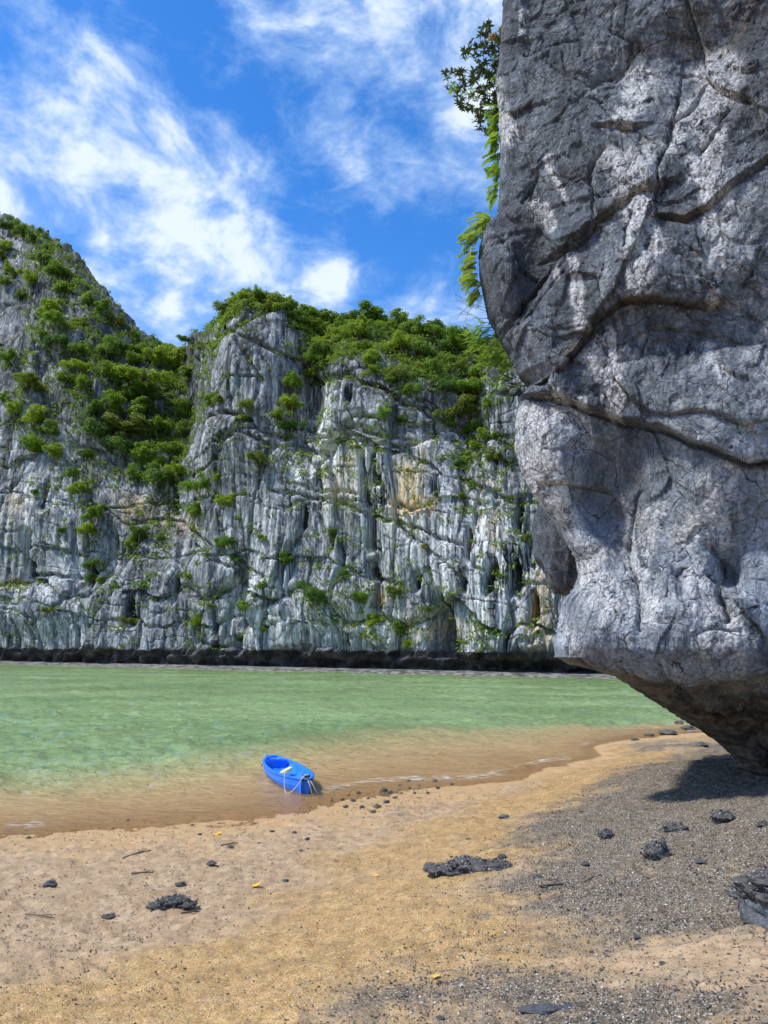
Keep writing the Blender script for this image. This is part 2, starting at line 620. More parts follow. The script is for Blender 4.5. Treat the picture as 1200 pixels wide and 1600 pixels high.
dp, fo, am, _a = s.attr('water')
patch = s.noise(s.mapping(tc, (.10, .22, 1), (0, 0, .3)), 1.0, 4, .55)
dn = s.math('MULTIPLY', dp, 3.0)
turb = s.math('SUBTRACT', 1.0, s.math('EXPONENT', s.math('MULTIPLY', dn, -10.0)))
green = s.mix(s.step(patch, .35, .68), (.175, .268, .100), (.27, .375, .155))
brown = (.70, .47, .215)
bodyc = s.mix(s.step(dn, .05, .25), brown, green)
wavem = s.mapping(tc, (1, 1.9, 1), (0, 0, -.35))
h1 = s.noise(wavem, 1.1, 3, .55, .6)
h2 = s.noise(wavem, 4.5, 4, .6, .5)
h3 = s.noise(wavem, .32, 3, .5, .3)
hh = s.math('ADD', s.math('MULTIPLY', h3, 1.0), s.math('ADD', s.math('MULTIPLY', h1, .55), s.math('MULTIPLY', h2, .36)))
bn = s.bump(hh, 1.0, .17)
tr = s.node('ShaderNodeBsdfTransparent')
tr.inputs[0].default_value = (.93, .86, .74, 1)
df = s.node('ShaderNodeBsdfDiffuse')
s.L(bodyc, df.inputs[0])
s.L(bn, df.inputs['Normal'])
ms = s.node('ShaderNodeMixShader')
s.L(turb, ms.inputs[0])
s.L(tr.outputs[0], ms.inputs[1])
s.L(df.outputs[0], ms.inputs[2])
gl = s.node('ShaderNodeBsdfGlossy')
gl.inputs['Roughness'].default_value = .045
s.L(bn, gl.inputs['Normal'])
fr = s.node('ShaderNodeFresnel')
fr.inputs[0].default_value = 1.33
s.L(bn, fr.inputs['Normal'])
ms2 = s.node('ShaderNodeMixShader')
s.L(s.math('MULTIPLY', fr.outputs[0], 1.0), ms2.inputs[0])
s.L(ms.outputs[0], ms2.inputs[1])
s.L(gl.outputs[0], ms2.inputs[2])
fd = s.node('ShaderNodeBsdfDiffuse')
fd.inputs[0].default_value = (.78, .76, .72, 1)
ms3 = s.node('ShaderNodeMixShader')
s.L(s.math('MULTIPLY', fo, s.step(s.noise(s.mapping(tc, (1.2, 5, 1)), 3.0, 5, .7), .50, .66)), ms3.inputs[0])
s.L(ms2.outputs[0], ms3.inputs[1])
s.L(fd.outputs[0], ms3.inputs[2])
s.out(ms3.outputs[0])
water_o = link('water', mesh_of('water', np.stack([WX, WY, wz], -1).reshape(-1, 3), grid_faces(WX.shape[0], WX.shape[1], True), m_water, True, {'water': wcol.reshape(-1, 4)}), kind='structure')


# ------------------------------------------------------------------ far cliffs
# per column (sheet x): crest y, crest setback (m), top of the sheer wall y, its setback
CL = np.array([
    (-320, 310, 45, 640, 6), (-100, 325, 44, 650, 6), (0, 362, 40, 655, 6), (60, 392, 36, 680, 7), (120, 456, 33, 715, 8), (180, 516, 34, 750, 9), (245, 562, 38, 752, 10),
    (262, 545, 32, 720, 9), (300, 505, 16, 610, 7), (360, 474, 9, 490, 5), (420, 480, 9, 492, 5), (480, 506, 20, 570, 6), (540, 524, 24, 578, 5), (600, 520, 26, 585, 5),
    (680, 534, 25, 598, 5), (740, 538, 24, 640, 6), (800, 540, 22, 610, 6), (900, 542, 20, 600, 6), (1300, 550, 20, 600, 6)], float)
upx = np.concatenate([np.linspace(-300, -20, 60), np.linspace(-19, 960, 860), np.linspace(965, 1290, 50)])


def path_at_px(px):
    """plan point of the cliff foot seen in column px"""
    d = np.array([ray(p, 1035) for p in np.atleast_1d(px)])[:, :2]
    # solve EYE + t d on the path line
    den = d[:, 0] * PN[0] + d[:, 1] * PN[1]
    t = (PATH_A @ PN) / den
    return d * t[:, None]


foot = path_at_px(upx)
U = (foot - PATH_A) @ PT
ccol = [np.interp(upx, CL[:, 0], CL[:, k]) for k in range(1, 5)]


def z_seen(px, py, q):
    d = np.array([ray(a, b) for a, b in zip(px, py)])
    t = q[:, 1] / d[:, 1]
    return _E[2] + d[:, 2] * t


back = -PN
BK = foot / np.linalg.norm(foot, axis=1)[:, None]            # the wall leans back away from the lagoon
pb = foot + BK * ccol[3][:, None]
pc = foot + BK * ccol[1][:, None]
z_b = z_seen(upx, ccol[2], pb)
z_c = z_seen(upx, ccol[0], pc)
print('cliff heights', z_b.min(), z_b.max(), z_c.min(), z_c.max())
# profile rows: (parameter, setback, height)
nj_notch, nj_wall, nj_top, nj_back = 22, 300, 150, 14
prof = []
one = np.ones_like(U)
for t in np.linspace(0, 1, nj_notch, endpoint=False):
    z = -1.6 + 4.0 * t
    prof.append((one * (2.6 if t < .55 else 2.6 - 2.6 * (t - .55) / .45), one * z))
for t in np.linspace(0, 1, nj_wall, endpoint=False):
    prof.append((ccol[3] * (t ** 1.5), 2.4 + (z_b - 2.4) * t))
for t in np.linspace(0, 1, nj_top, endpoint=False):
    tt = t ** .85
    prof.append((ccol[3] + (ccol[1] - ccol[3]) * t, z_b + (z_c - z_b) * (tt * .75 + .25 * math.sin(t * math.pi / 2))))
for t in np.linspace(0, 1, nj_back):
    prof.append((ccol[1] + 70 * t + 2 * t, z_c * (1 - t ** 1.4) - 2 * t))
SB = np.array([p[0] for p in prof], np.float32)
ZZ = np.array([p[1] for p in prof], np.float32)
UU = np.broadcast_to(U.astype(np.float32), SB.shape).copy()
nrow = SB.shape[0]
wall = np.zeros(nrow)
wall[nj_notch:nj_notch + nj_wall + nj_top] = 1
wall[nj_notch - 4:nj_notch] = .5
jt = np.arange(nrow)
topw = sstep(nj_notch + nj_wall - 25, nj_notch + nj_wall + 40, jt)[:, None] * np.ones_like(SB)      # 1 on the upper slopes
isback = (jt >= nj_notch + nj_wall + nj_top)[:, None]


def uz(px, py):
    """position on the wall (metres along the foot, height) seen at (px, py)"""
    q = path_at_px([px])[0]
    q = q * (1 + 3 / np.linalg.norm(q))
    d = ray(px, py)
    q0 = path_at_px([px])[0]
    return float((q0 - PATH_A) @ PT), float(_E[2] + d[2] * q[1] / d[1])


# buttresses and recesses: (x, y, radius x px, radius y px, metres proud)
BUT = [(470, 640, 34, 70, -3.5), (445, 600, 30, 60, -2.5), (560, 640, 70, 80, 1.5), (640, 760, 90, 120, 1.0), (200, 650, 60, 90, -5.0), (230, 600, 40, 50, -3), (60, 480, 60, 50, 3.0), (110, 610, 40, 70, 2.0),
       (360, 560, 60, 70, 2.0), (340, 700, 60, 50, 2.2), (720, 650, 40, 60, -3.2), (780, 560, 30, 50, 1.5), (60, 800, 80, 90, 2.2), (200, 800, 50, 60, -1.5), (150, 860, 26, 60, -2.0), (380, 900, 40, 70, -1.6),
       (690, 985, 15, 34, -4.5), (690, 1018, 22, 18, -3.0), (300, 900, 60, 50, 1.4), (60, 950, 80, 40, 2.4), (500, 950, 60, 50, 1.8), (820, 700, 40, 80, -1.5), (840, 860, 25, 60, -1.5)]
pro = np.zeros_like(SB)
for (bx, by, rx, ry, amt) in BUT:
    u0, z0 = uz(bx, by)
    u1, _z = uz(bx + rx, by)
    _u, z1 = uz(bx, by - ry)
    pro += amt * np.exp(-((UU - u0) / (u1 - u0)) ** 2 - ((ZZ - z0) / (z1 - z0)) ** 2)
wob = 2.2 * per2(UU * .05, ZZ * .06, 3)
uw = UU + .9 * fbm2(UU * .09, ZZ * .06, 3, 17) + .12 * ZZ * per2(UU * .03, ZZ * .01 + 4, 19)
zw = ZZ + .10 * UU + 1.2 * fbm2(UU * .07, ZZ * .10, 3, 27)
pro += 2.0 * fbm2(uw * .07, ZZ * .025, 2, 33)
pro += .45 * fbm2(uw * .22, ZZ * .045, 2, 43, ridged=True) - .3
# tall fractured blocks, two sizes
for (su, sz, seed, am) in ((.13, .055, 5, .9), (.36, .13, 6, .18), (1.2, .36, 7, .05)):
    f1, gap, r1, r2, r3, ox, oy = cells2((uw * su).astype(np.float32), (zw * sz).astype(np.float32), seed)
    pro += am * (r1 - .5) + am * (r2 - .5) * 1.6 * ox + am * (r3 - .62) * 1.1 * oy
    pro -= am * .6 * sstep(.06, .0, gap)
# slabs: beds cut by upright joints, each slab set in or out with its own slight tilt
for (su, sz, seed, am) in ((.16, .055, 31, 1.1), (.42, .13, 32, .55), (1.1, .30, 33, .20)):
    lz_ = zw * sz + .18 * per2(UU * .15, ZZ * .05, seed)
    li = np.floor(lz_)
    off = _U1[(li.astype(np.int64) * 7919 + seed * 31) & 65535]
    lu_ = uw * su + off * 7 + .10 * per2(UU * .4, ZZ * .3, seed + 1)
    ui = np.floor(lu_)
    h_ = _hash(ui.astype(np.int64), li.astype(np.int64), None, seed)
    k1, k2, k3 = (_U1[(h_ * np.uint32(q)) & np.uint32(65535)] for q in (31, 131, 977))
    fu, fzz = lu_ - ui, lz_ - li
    pro += am * (k1 - .5) + am * (k2 - .5) * .9 * (fu - .5) + am * (k3 - .65) * .7 * (fzz - .5)
    pro -= am * .9 * (np.exp(-(np.minimum(fu, 1 - fu) / .035) ** 2) * (k2 > .35) + np.exp(-(np.minimum(fzz, 1 - fzz) / .03) ** 2) * (k3 > .45))
# flutes
pro += .10 * fbm2(uw * .9, ZZ * .05, 2, 53, ridged=True)
pro += .08 * fbm2(uw * 2.4, ZZ * .12, 2, 63, ridged=True)
for (su, sz, seed, am) in ((.6, .06, 8, .24), (1.6, .12, 9, .07)):
    f1, gap, r1, r2, r3, ox, oy = cells2(((UU + .35 * per2(UU * .2, ZZ * .08, seed)) * su).astype(np.float32), ((ZZ + .12 * UU) * sz).astype(np.float32), seed)
    pro += am * (r1 - .5) + am * (r2 - .5) * 1.4 * ox - am * .8 * sstep(.07, 0, gap)
# bedding: overhanging lips with a recess below
lay = zw * .16 + .25 * per2(UU * .06, ZZ * .05, 71)
fr_ = lay - np.floor(lay)
sel = _U1[(np.floor(lay).astype(np.int64) * 7919 + 13) & 65535]
on = sstep(-.1, .25, per2(UU * .045 + sel * 40, sel * 17, 73))
pro += (.25 * (fr_ - .5) - .75 * np.exp(-((fr_ - .02) / .035) ** 2)) * on * (.35 + .65 * sel)
# long cracks drawn where the wall shows them
CR = [([(400, 535), (470, 578), (560, 590), (640, 628), (700, 655)], .55, 1.5), ([(290, 500), (340, 510), (400, 540)], .4, 1.0), ([(640, 610), (700, 640), (760, 655)], .4, 1.0),
      ([(440, 655), (500, 690), (560, 695), (640, 705), (700, 750)], .4, .9), ([(300, 640), (380, 660), (430, 690)], .5, 1.2), ([(420, 770), (520, 790), (640, 825), (740, 860)], .35, .8),
      ([(280, 850), (330, 880), (420, 905)], .35, .8), ([(180, 810), (240, 800), (290, 840), (330, 860)], .45, 1.2), ([(0, 915), (60, 900), (110, 905)], .5, 1.2), ([(90, 950), (130, 880), (150, 830)], .5, 1.4),
      ([(730, 750), (800, 785), (850, 790)], .4, .9), ([(0, 520), (60, 530), (90, 520)], .6, 1.4), ([(90, 700), (150, 690), (180, 740)], .5, 1.0)]
for pts, wd, dp_ in CR:
    q = [uz(*p) for p in pts]
    wd, dp_ = wd * .6, dp_ * .8
    dd = seg_dist(UU + .5 * per2(UU * .5, ZZ * .5, 81), ZZ + .5 * per2(UU * .4, ZZ * .4, 82), q)
    pro -= dp_ * np.exp(-(dd / wd) ** 2)
# black slots and hollows: (x, y0, y1, half width px, depth)
SLOT = [(574, 715, 790, 5, 3.0), (592, 705, 760, 4, 2.5), (603, 745, 800, 6, 3), (580, 790, 860, 7, 2.6), (585, 900, 955, 6, 3), (578, 880, 905, 8, 2.4), (497, 735, 770, 4, 1.6), (566, 615, 640, 5, 2), (690, 745, 780, 5, 1.8),
        (742, 830, 880, 5, 2.2), (775, 880, 930, 6, 2.0), (735, 905, 930, 5, 1.6), (815, 780, 830, 6, 2.2), (808, 870, 930, 8, 2.4), (30, 830, 905, 6, 2.6), (40, 880, 920, 7, 2.5), (116, 880, 915, 6, 2.2), (160, 850, 880, 5, 1.8),
        (190, 930, 975, 8, 2.2), (198, 890, 920, 4, 1.8), (258, 900, 940, 5, 2.4), (302, 970, 1005, 6, 2.6), (375, 880, 925, 5, 2.4), (388, 905, 930, 6, 2.2), (372, 940, 985, 7, 2.0), (364, 1000, 1018, 6, 2.6), (700, 930, 990, 4, 1.5),
        (835, 930, 985, 5, 2.0), (795, 985, 1015, 4, 1.8), (655, 900, 925, 5, 1.6), (280, 960, 985, 4, 1.6), (520, 830, 860, 5, 1.2), (450, 770, 800, 4, 1.2), (475, 790, 830, 4, 1.2), (245, 750, 790, 5, 1.4), (230, 760, 800, 5, 1.4), (60, 750, 800, 4, 1.2)]
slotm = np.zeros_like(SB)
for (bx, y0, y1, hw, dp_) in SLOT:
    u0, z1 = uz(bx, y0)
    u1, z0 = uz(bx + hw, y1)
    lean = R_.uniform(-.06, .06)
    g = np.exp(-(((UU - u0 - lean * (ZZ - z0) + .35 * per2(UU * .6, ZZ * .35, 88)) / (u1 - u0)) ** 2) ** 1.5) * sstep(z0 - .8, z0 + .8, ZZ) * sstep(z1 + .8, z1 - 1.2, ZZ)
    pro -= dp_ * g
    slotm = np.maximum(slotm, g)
pro += .05 * fbm2(UU * 2.6, ZZ * 1.1, 2, 97)
rough_top = topw * (1.6 * fbm2(UU * .16, (ZZ + SB) * .16, 4, 103) + 1.2 * fbm2(UU * .4, (ZZ + SB) * .2, 3, 107, ridged=True))
amt = wall[:, None] * (1 - .25 * topw)
pro = np.where(isback, 2.0 * fbm2(UU * .1, SB * .1, 3, 12), pro * amt)
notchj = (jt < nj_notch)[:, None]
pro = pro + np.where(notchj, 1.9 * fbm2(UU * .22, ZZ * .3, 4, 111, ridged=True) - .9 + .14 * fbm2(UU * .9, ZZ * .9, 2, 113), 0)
CX = PATH_A[0] + PT[0] * UU + BK[None, :, 0] * SB - back[0] * pro
CY = PATH_A[1] + PT[1] * UU + BK[None, :, 1] * SB - back[1] * pro
CZ = ZZ + np.where(isback, 0, rough_top + .10 * fbm2(UU * .8, ZZ * .8, 3, 121) * wall[:, None] + np.where(notchj, 0, (.7 * per2(UU * .11, UU * 0 + 3.3, 15) + .5 * per2(UU * .37, UU * 0 + 1.3, 16) + .3 * per2(UU * 1.1, UU * 0 + 2.3, 18)) * np.exp(-((ZZ - 3) / 2.4) ** 2)))
CP = np.stack([CX, CY, CZ], -1)
CN = grid_normals(CP)
if (CN[nj_notch:nj_notch + nj_wall, :, 1].mean()) > 0:
    CN = -CN
    cflip = True
else:
    cflip = False

# mineral colouring: white calcite, black algae, ochre, plant cover
BLOB = {'w': [(500, 700, 40, 70, .8), (560, 740, 60, 60, .9), (640, 760, 60, 80, 1), (600, 870, 60, 80, .7), (690, 880, 50, 90, .7), (770, 880, 40, 90, .9), (830, 960, 50, 70, .9), (700, 1000, 80, 40, .9), (560, 985, 70, 40, .8),
              (490, 640, 30, 40, .6), (520, 720, 20, 60, .5), (30, 800, 60, 90, .7), (90, 850, 40, 80, .6), (100, 970, 60, 50, .5), (60, 900, 50, 40, .5), (450, 985, 60, 40, .6), (340, 985, 60, 40, .5), (330, 520, 50, 30, .35), (260, 800, 60, 40, .4), (240, 985, 50, 30, .4), (420, 840, 40, 60, .4), (760, 790, 40, 60, .4)],
        'o': [(645, 745, 22, 45, 1), (655, 790, 26, 22, 1), (682, 797, 8, 12, 1.3), (520, 770, 20, 40, .6), (540, 740, 10, 30, .5), (625, 800, 16, 30, .7), (845, 960, 26, 60, 1), (640, 985, 26, 22, .9), (590, 940, 40, 24, .5), (8, 912, 24, 9, 1.1), (12, 790, 18, 24, .8), (190, 785, 22, 26, .8), (235, 790, 20, 20, .6), (270, 815, 26, 16, .6), (770, 830, 20, 40, .4), (760, 760, 30, 20, .4), (700, 985, 40, 30, .4)],
        'b': [(590, 760, 30, 60, .8), (600, 800, 18, 50, .8), (585, 920, 12, 60, .9), (740, 850, 30, 40, .6), (790, 890, 40, 60, .8), (820, 860, 24, 90, .6), (570, 625, 14, 40, .7), (495, 750, 14, 40, .6), (190, 950, 26, 40, .6), (380, 920, 20, 70, .6), (120, 880, 16, 60, .6), (35, 870, 12, 50, .8), (690, 760, 14, 40, .5), (250, 920, 18, 60, .4), (440, 800, 60, 40, .3), (470, 830, 50, 40, .35), (690, 1000, 16, 40, .8), (480, 600, 40, 15, .4)]}


def blobs(key):
    r = np.zeros_like(SB)
    for (bx, by, rx, ry, a) in BLOB[key]:
        u0, z0 = uz(bx, by)
        u1, _z = uz(bx + rx, by)
        _u, z1 = uz(bx, by - ry)
        r += a * np.exp(-((uw - u0 - (uw - UU).mean()) / (u1 - u0)) ** 2 - ((ZZ - z0) / (z1 - z0)) ** 2)
    return np.clip(r, 0, 1.3)


veg = np.clip(topw * .6 * sstep(.25, .6, CN[..., 2]), 0, 1)
cmask = np.stack([blobs('w') * (1 - topw), np.maximum(blobs('b'), slotm), blobs('o'), veg], -1)
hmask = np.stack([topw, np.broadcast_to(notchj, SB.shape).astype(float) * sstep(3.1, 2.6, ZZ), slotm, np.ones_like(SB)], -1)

m_cliff, s = material('karst_limestone')
tc = s.node('ShaderNodeTexCoord').outputs['Object']
mw, mb, mo, mv = s.attr('stain')
ht, hn, hsl, _a = s.attr('zone')
wv_ = s.vmath('ADD', tc, s.vmath('SCALE', s.vmath('SUBTRACT', s.noise(tc, .35, 3, .5, out=1), (.5, .5, .5)), .7))
n1 = s.noise(s.mapping(wv_, (.42, .42, .035)), 1.0, 6, .6)
n2 = s.noise(s.mapping(wv_, (1.9, 1.9, .11)), 1.0, 5, .62)
n2b = s.noise(s.mapping(wv_, (2.6, 2.6, .16), (0, 0, .4), (7, 3, 5)), 1.0, 4, .6)
n3 = s.noise(tc, .55, 8, .65)
n4 = s.noise(tc, 4.0, 6, .7)
v = s.math('ADD', s.math('MULTIPLY', n1, .42), s.math('ADD', s.math('MULTIPLY', n2, .42), s.math('ADD', s.math('MULTIPLY', n3, .15), s.math('MULTIPLY', n4, .09))))
n0 = s.noise(s.mapping(tc, (.075, .075, .06)), 1.0, 3, .5)
v = s.math('ADD', v, s.math('MULTIPLY_ADD', mw, .095, -.032))
v = s.math('ADD', v, s.math('MULTIPLY', s.math('SUBTRACT', n0, .5), .16))
v = s.math('ADD', v, s.math('MULTIPLY', ht, -.025))
col = s.ramp(v, [(.44, (.045, .048, .052)), (.49, (.150, .160, .172)), (.54, (.27, .285, .30)), (.59, (.44, .455, .465)), (.65, (.74, .74, .72))])
blk = s.math('MULTIPLY', s.math('MAXIMUM', s.math('MULTIPLY', mb, 1.4), .45), s.step(n2b, .515, .56))
col = s.mix(s.math('MULTIPLY', blk, .92, clamp=True), col, (.016, .017, .018))
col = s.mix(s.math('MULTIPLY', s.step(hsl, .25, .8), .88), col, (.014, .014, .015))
och = s.math('MULTIPLY', mo, s.step(s.math('ADD', s.math('MULTIPLY', n2, .5), s.math('MULTIPLY', n3, .5)), .40, .58))
col = s.mix(s.math('MULTIPLY', och, .8, clamp=True), col, s.mix(s.step(n3, .4, .6), (.50, .37, .20), (.66, .43, .15)))
moss = s.math('MULTIPLY', s.math('MAXIMUM', mv, .10), s.step(n3, .45, .6))
col = s.mix(moss, col, (.060, .085, .030))
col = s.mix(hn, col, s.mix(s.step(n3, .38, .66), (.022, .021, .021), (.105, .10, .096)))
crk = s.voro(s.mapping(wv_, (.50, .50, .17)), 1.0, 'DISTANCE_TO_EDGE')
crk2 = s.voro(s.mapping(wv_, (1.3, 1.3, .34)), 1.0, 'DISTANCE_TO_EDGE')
col = s.mix(s.step(crk, .022, .0, 0, .75), col, (.028, .030, .032))  # both crack sets: shade of deep cracks painted into the rock colour
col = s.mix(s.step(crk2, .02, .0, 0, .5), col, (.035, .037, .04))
hgt = s.math('ADD', s.math('MULTIPLY', n2, .9), s.math('ADD', s.math('MULTIPLY', s.math('MULTIPLY', n4, s.math('SUBTRACT', 1.0, hn)), .5), s.math('ADD', s.math('MULTIPLY', s.step(crk, 0, .06), .55), s.math('MULTIPLY', s.step(crk2, 0, .07), .3))))
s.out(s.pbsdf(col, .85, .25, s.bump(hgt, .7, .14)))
CF = grid_faces(nrow, len(U))
if cflip:
    CF = CF[:, ::-1]
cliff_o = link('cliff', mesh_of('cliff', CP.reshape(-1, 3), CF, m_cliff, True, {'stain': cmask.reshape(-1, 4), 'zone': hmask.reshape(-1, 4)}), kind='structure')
_cs = CP[::2, ::2]
BVH_C = BVHTree.FromPolygons(_cs.reshape(-1, 3).tolist(), grid_faces(*_cs.shape[:2]).tolist())


def on_cliff(px, py):
    return BVH_C.ray_cast(EYE, Vector(ray(px, py)).normalized())


# ------------------------------------------------------------------ the overhanging rock by the beach
# left outline: sheet positions from the top down to where it runs off the frame
OUT = np.array([(800, -420), (792, -200), (787, 0), (784, 43), (779, 100), (774, 126), (779, 173), (782, 243), (780, 303), (776, 338), (757, 360), (748, 390), (749, 433), (756, 468), (762, 498), (780, 529), (795, 559),
                (814, 592), (829, 606), (812, 621), (805, 659), (804, 703), (816, 742), (833, 773), (855, 804), (877, 834), (899, 874), (903, 900), (894, 922), (879, 938), (872, 970), (865, 1009), (868, 1031),
                (921, 1044), (960, 1057), (995, 1079), (1030, 1101), (1065, 1123), (1109, 1149), (1144, 1180), (1174, 1210), (1200, 1240), (1235, 1280), (1270, 1330)], float)
YT = 10.6                                          # distance of the left edge
oz = np.array([at(x, y, YT)[2] for x, y in OUT])
ox_ = np.array([at(x, y, YT)[0] for x, y in OUT])
order = np.argsort(oz)
zrow = np.concatenate([np.linspace(oz.min(), 2.75, 190), np.linspace(2.76, at(780, -30, YT)[2], 520), np.linspace(at(780, -30, YT)[2] + .05, oz.max(), 40)])
xl = np.interp(zrow, oz[order], ox_[order])
under = np.clip(2.46 - zrow, 0, 9)
yt = YT + under * .62 + np.clip(zrow - 13.0, 0, 9) ** 2 * .35
# columns: back side -> left edge -> face -> beyond the frame
sb_ = np.concatenate([-np.geomspace(7.0, .75, 40), np.linspace(-.72, .0, 40), np.linspace(.008, 4.9, 440), np.geomspace(4.95, 13, 30)])
ZR, SS = np.meshgrid(zrow, sb_, indexing='ij')
XL = xl[:, None] + 0 * SS
YL = yt[:, None] + 0 * SS
RC = .42
e = np.clip(SS, 0, None)
b = np.clip(-SS, 0, None)
fx = e
fy = -np.where(e < RC, RC * np.sin(np.arccos(np.clip(1 - e / RC, -1, 1))) * .9, RC * .9 + (e - RC) * .50)
fy = np.where(e > 5.5, -(RC * .9 + (5.5 - RC) * .5) - (e - 5.5) * .22, fy)
bx_ = np.where(b < .6, .6 - np.sqrt(np.clip(.36 - np.minimum(b, .6) ** 2, 0, 1)) * 1.0, .6 + (b - .6) * .45)
RX = XL + np.where(SS >= 0, fx, bx_)
RY = YL + np.where(SS >= 0, fy, b)


def fz(px, py):
    """position on the face (x, z) of the rock seen at (px, py)"""
    Y = 10.2 - max(0, (px - 790)) / 1200 * 10 * .42
    p = at(px, py, Y)
    return p[0], p[2]


# broad shape of the face: (x, y, rx, ry, metres proud)
FB = [(1010, 430, 170, 90, .35), (850, 560, 90, 70, .30), (1060, 230, 150, 120, .18), (880, 200, 90, 160, .12), (1120, 600, 120, 70, .30), (770, 430, 40, 70, .25), (960, 760, 60, 110, -.38), (870, 680, 45, 90, .28), (930, 880, 40, 90, .22),
      (1010, 900, 60, 90, .18), (1130, 950, 90, 80, .38), (1180, 890, 18, 34, -.45), (1060, 780, 50, 120, -.12), (980, 990, 80, 50, .30), (1130, 760, 60, 120, .15), (830, 405, 26, 60, -.22), (1100, 60, 70, 60, -.25), (985, 120, 40, 60, -.10),
      (1030, 960, 12, 40, -.12), (1100, 905, 14, 18, -.07), (1050, 915, 8, 12, -.10), (900, 760, 26, 60, .14), (1190, 450, 60, 120, -.1), (960, 560, 60, 40, .2), (1150, 1010, 60, 30, .15)]
pr = np.zeros_like(RX)
facew = sstep(-.35, .15, SS)
for (bx, by, rx, ry, a) in FB:
    x0, z0 = fz(bx, by)
    kx, kz = rx / 1200 * 9.6, ry / 1200 * 9.6
    pr += a * np.exp(-((RX - x0) / kx) ** 2 - ((ZR - z0) / kz) ** 2) * facew
# overhanging steps: below each line the rock steps back, (points, depth, reach)
LEDGE = [([(829, 606), (900, 622), (960, 640), (1040, 660), (1110, 685), (1200, 710)], .24, .55), ([(860, 590), (905, 545), (935, 500), (975, 470), (1040, 465), (1110, 472)], .15, .35),
         ([(905, 378), (935, 352), (985, 320), (1030, 300)], .12, .3), ([(1035, 345), (1070, 352), (1110, 330), (1140, 300), (1200, 255)], .11, .3), ([(860, 400), (900, 390), (925, 365)], .10, .25), ([(960, 200), (1000, 203)], .09, .2), ([(800, 572), (860, 578), (890, 560)], .10, .2)]
for pts, dp_, rc in LEDGE:
    q = np.array([fz(*p) for p in pts])
    zl = np.interp(RX, q[:, 0], q[:, 1])
    ins = sstep(q[0, 0] - .3, q[0, 0] + .1, RX) * sstep(q[-1, 0] + (9 if pts[-1][0] >= 1200 else .3), q[-1, 0] - .1 + (9 if pts[-1][0] >= 1200 else 0), RX)
    zl = zl + .03 * per2(RX * 5, ZR * 2, 5)
    d = ZR - zl
    lip = np.where(d > 0, np.exp(-(d / rc) ** 2), 0) * .45
    cut = np.where(d <= 0, -np.exp(-(np.abs(d) / rc) ** 1.0) * .55, 0)
    crack = -.55 * np.exp(-((d + .03) / .028) ** 2)
    pr += dp_ * (lip + cut + crack) * ins * facew
CRK = [([(780, 530), (800, 500), (815, 470), (840, 440), (870, 405)], .03, .16), ([(812, 500), (840, 470), (880, 430)], .014, .05), ([(925, 365), (926, 310), (935, 270), (950, 240)], .016, .08), ([(820, 310), (835, 285), (845, 270)], .018, .08),
       ([(1020, 320), (1040, 260), (1060, 200), (1085, 165), (1100, 130)], .02, .10), ([(1060, 195), (1058, 180), (1065, 150)], .016, .08), ([(1095, 240), (1115, 215), (1140, 180), (1145, 170)], .02, .10), ([(985, 85), (990, 60), (955, 40)], .014, .07),
       ([(935, 130), (965, 105), (985, 95), (1000, 60)], .014, .07), ([(945, 20), (965, 5)], .014, .06), ([(980, 400), (975, 380), (990, 350)], .012, .06), ([(1010, 570), (1015, 545), (1025, 520)], .010, .05), ([(1050, 590), (1060, 565), (1100, 545)], .010, .05),
       ([(1170, 440), (1180, 420), (1190, 390)], .018, .06), ([(830, 70), (870, 65), (910, 55)], .010, .05), ([(840, 690), (860, 700), (910, 690)], .010, .04), ([(1000, 840), (1015, 900), (1030, 990)], .022, .08), ([(1095, 935), (1092, 910), (1110, 890)], .022, .07),
       ([(1175, 970), (1165, 920), (1140, 905)], .025, .18), ([(1020, 760), (1010, 800), (1005, 850)], .02, .06), ([(1115, 1000), (1160, 985), (1200, 990)], .014, .06), ([(880, 935), (900, 1000), (895, 1030)], .012, .05), ([(1150, 840), (1170, 880), (1165, 910)], .016, .08)]
for pts, wd, dp_ in CRK:
    q = [fz(*p) for p in pts]
    dd = seg_dist(RX + .05 * per2(RX * 3, ZR * 3, 61) + .02 * per2(RX * 11, ZR * 11, 67), ZR + .05 * per2(RX * 3, ZR * 3, 62), q)
    pr -= (dp_ * np.exp(-(dd / wd) ** 2) + dp_ * .35 * np.exp(-(dd / (wd * 4)) ** 2)) * facew
low = sstep(*[fz(1000, 640)[1] + k for k in (.3, -.6)], ZR)           # 1 below the long crack: washed, smoother rock
Wx = RX + .25 * fbm3(RX * .8, RY * .8, ZR * .8, 2, 201)
Wz = ZR + .25 * fbm3(RX * .8, RY * .8, ZR * .8, 2, 211)
pr += .11 * fbm3(Wx * .55, RY * .55, Wz * .4, 3, 221)
pr += (.045 * fbm3(Wx * 1.7, RY * 1.7, Wz * 1.1, 3, 231, ridged=True) - .03) * (1 - .35 * low)
for (su, sz, seed, am) in ((.9, .6, 15, .15), (2.4, 1.7, 16, .075), (6.5, 4.6, 17, .034), (17, 12, 18, .012)):
    f1, gap, r1, r2, r3, o1, o2 = cells2((Wx * su + .3 * Wz).astype(np.float32), (Wz * sz).astype(np.float32), seed)
    a = am * (1 - .45 * low)
    pr += a * ((r1 - .5) * .7 + (r2 - .5) * 1.5 * o1 + (r3 - .6) * 1.5 * o2) - a * .30 * sstep(.05, 0, gap) * sstep(.55, .75, per2(Wx * .9, Wz * .9, seed + 40) + .5)
flow = Wx + .35 * np.sin(Wz * 1.6)
pr += low * (.10 * fbm3(flow * 1.5, RY * 1.0, Wz * .5, 3, 241) + .045 * fbm3(flow * 4, RY * 3, Wz * 1.4, 2, 251, ridged=True))
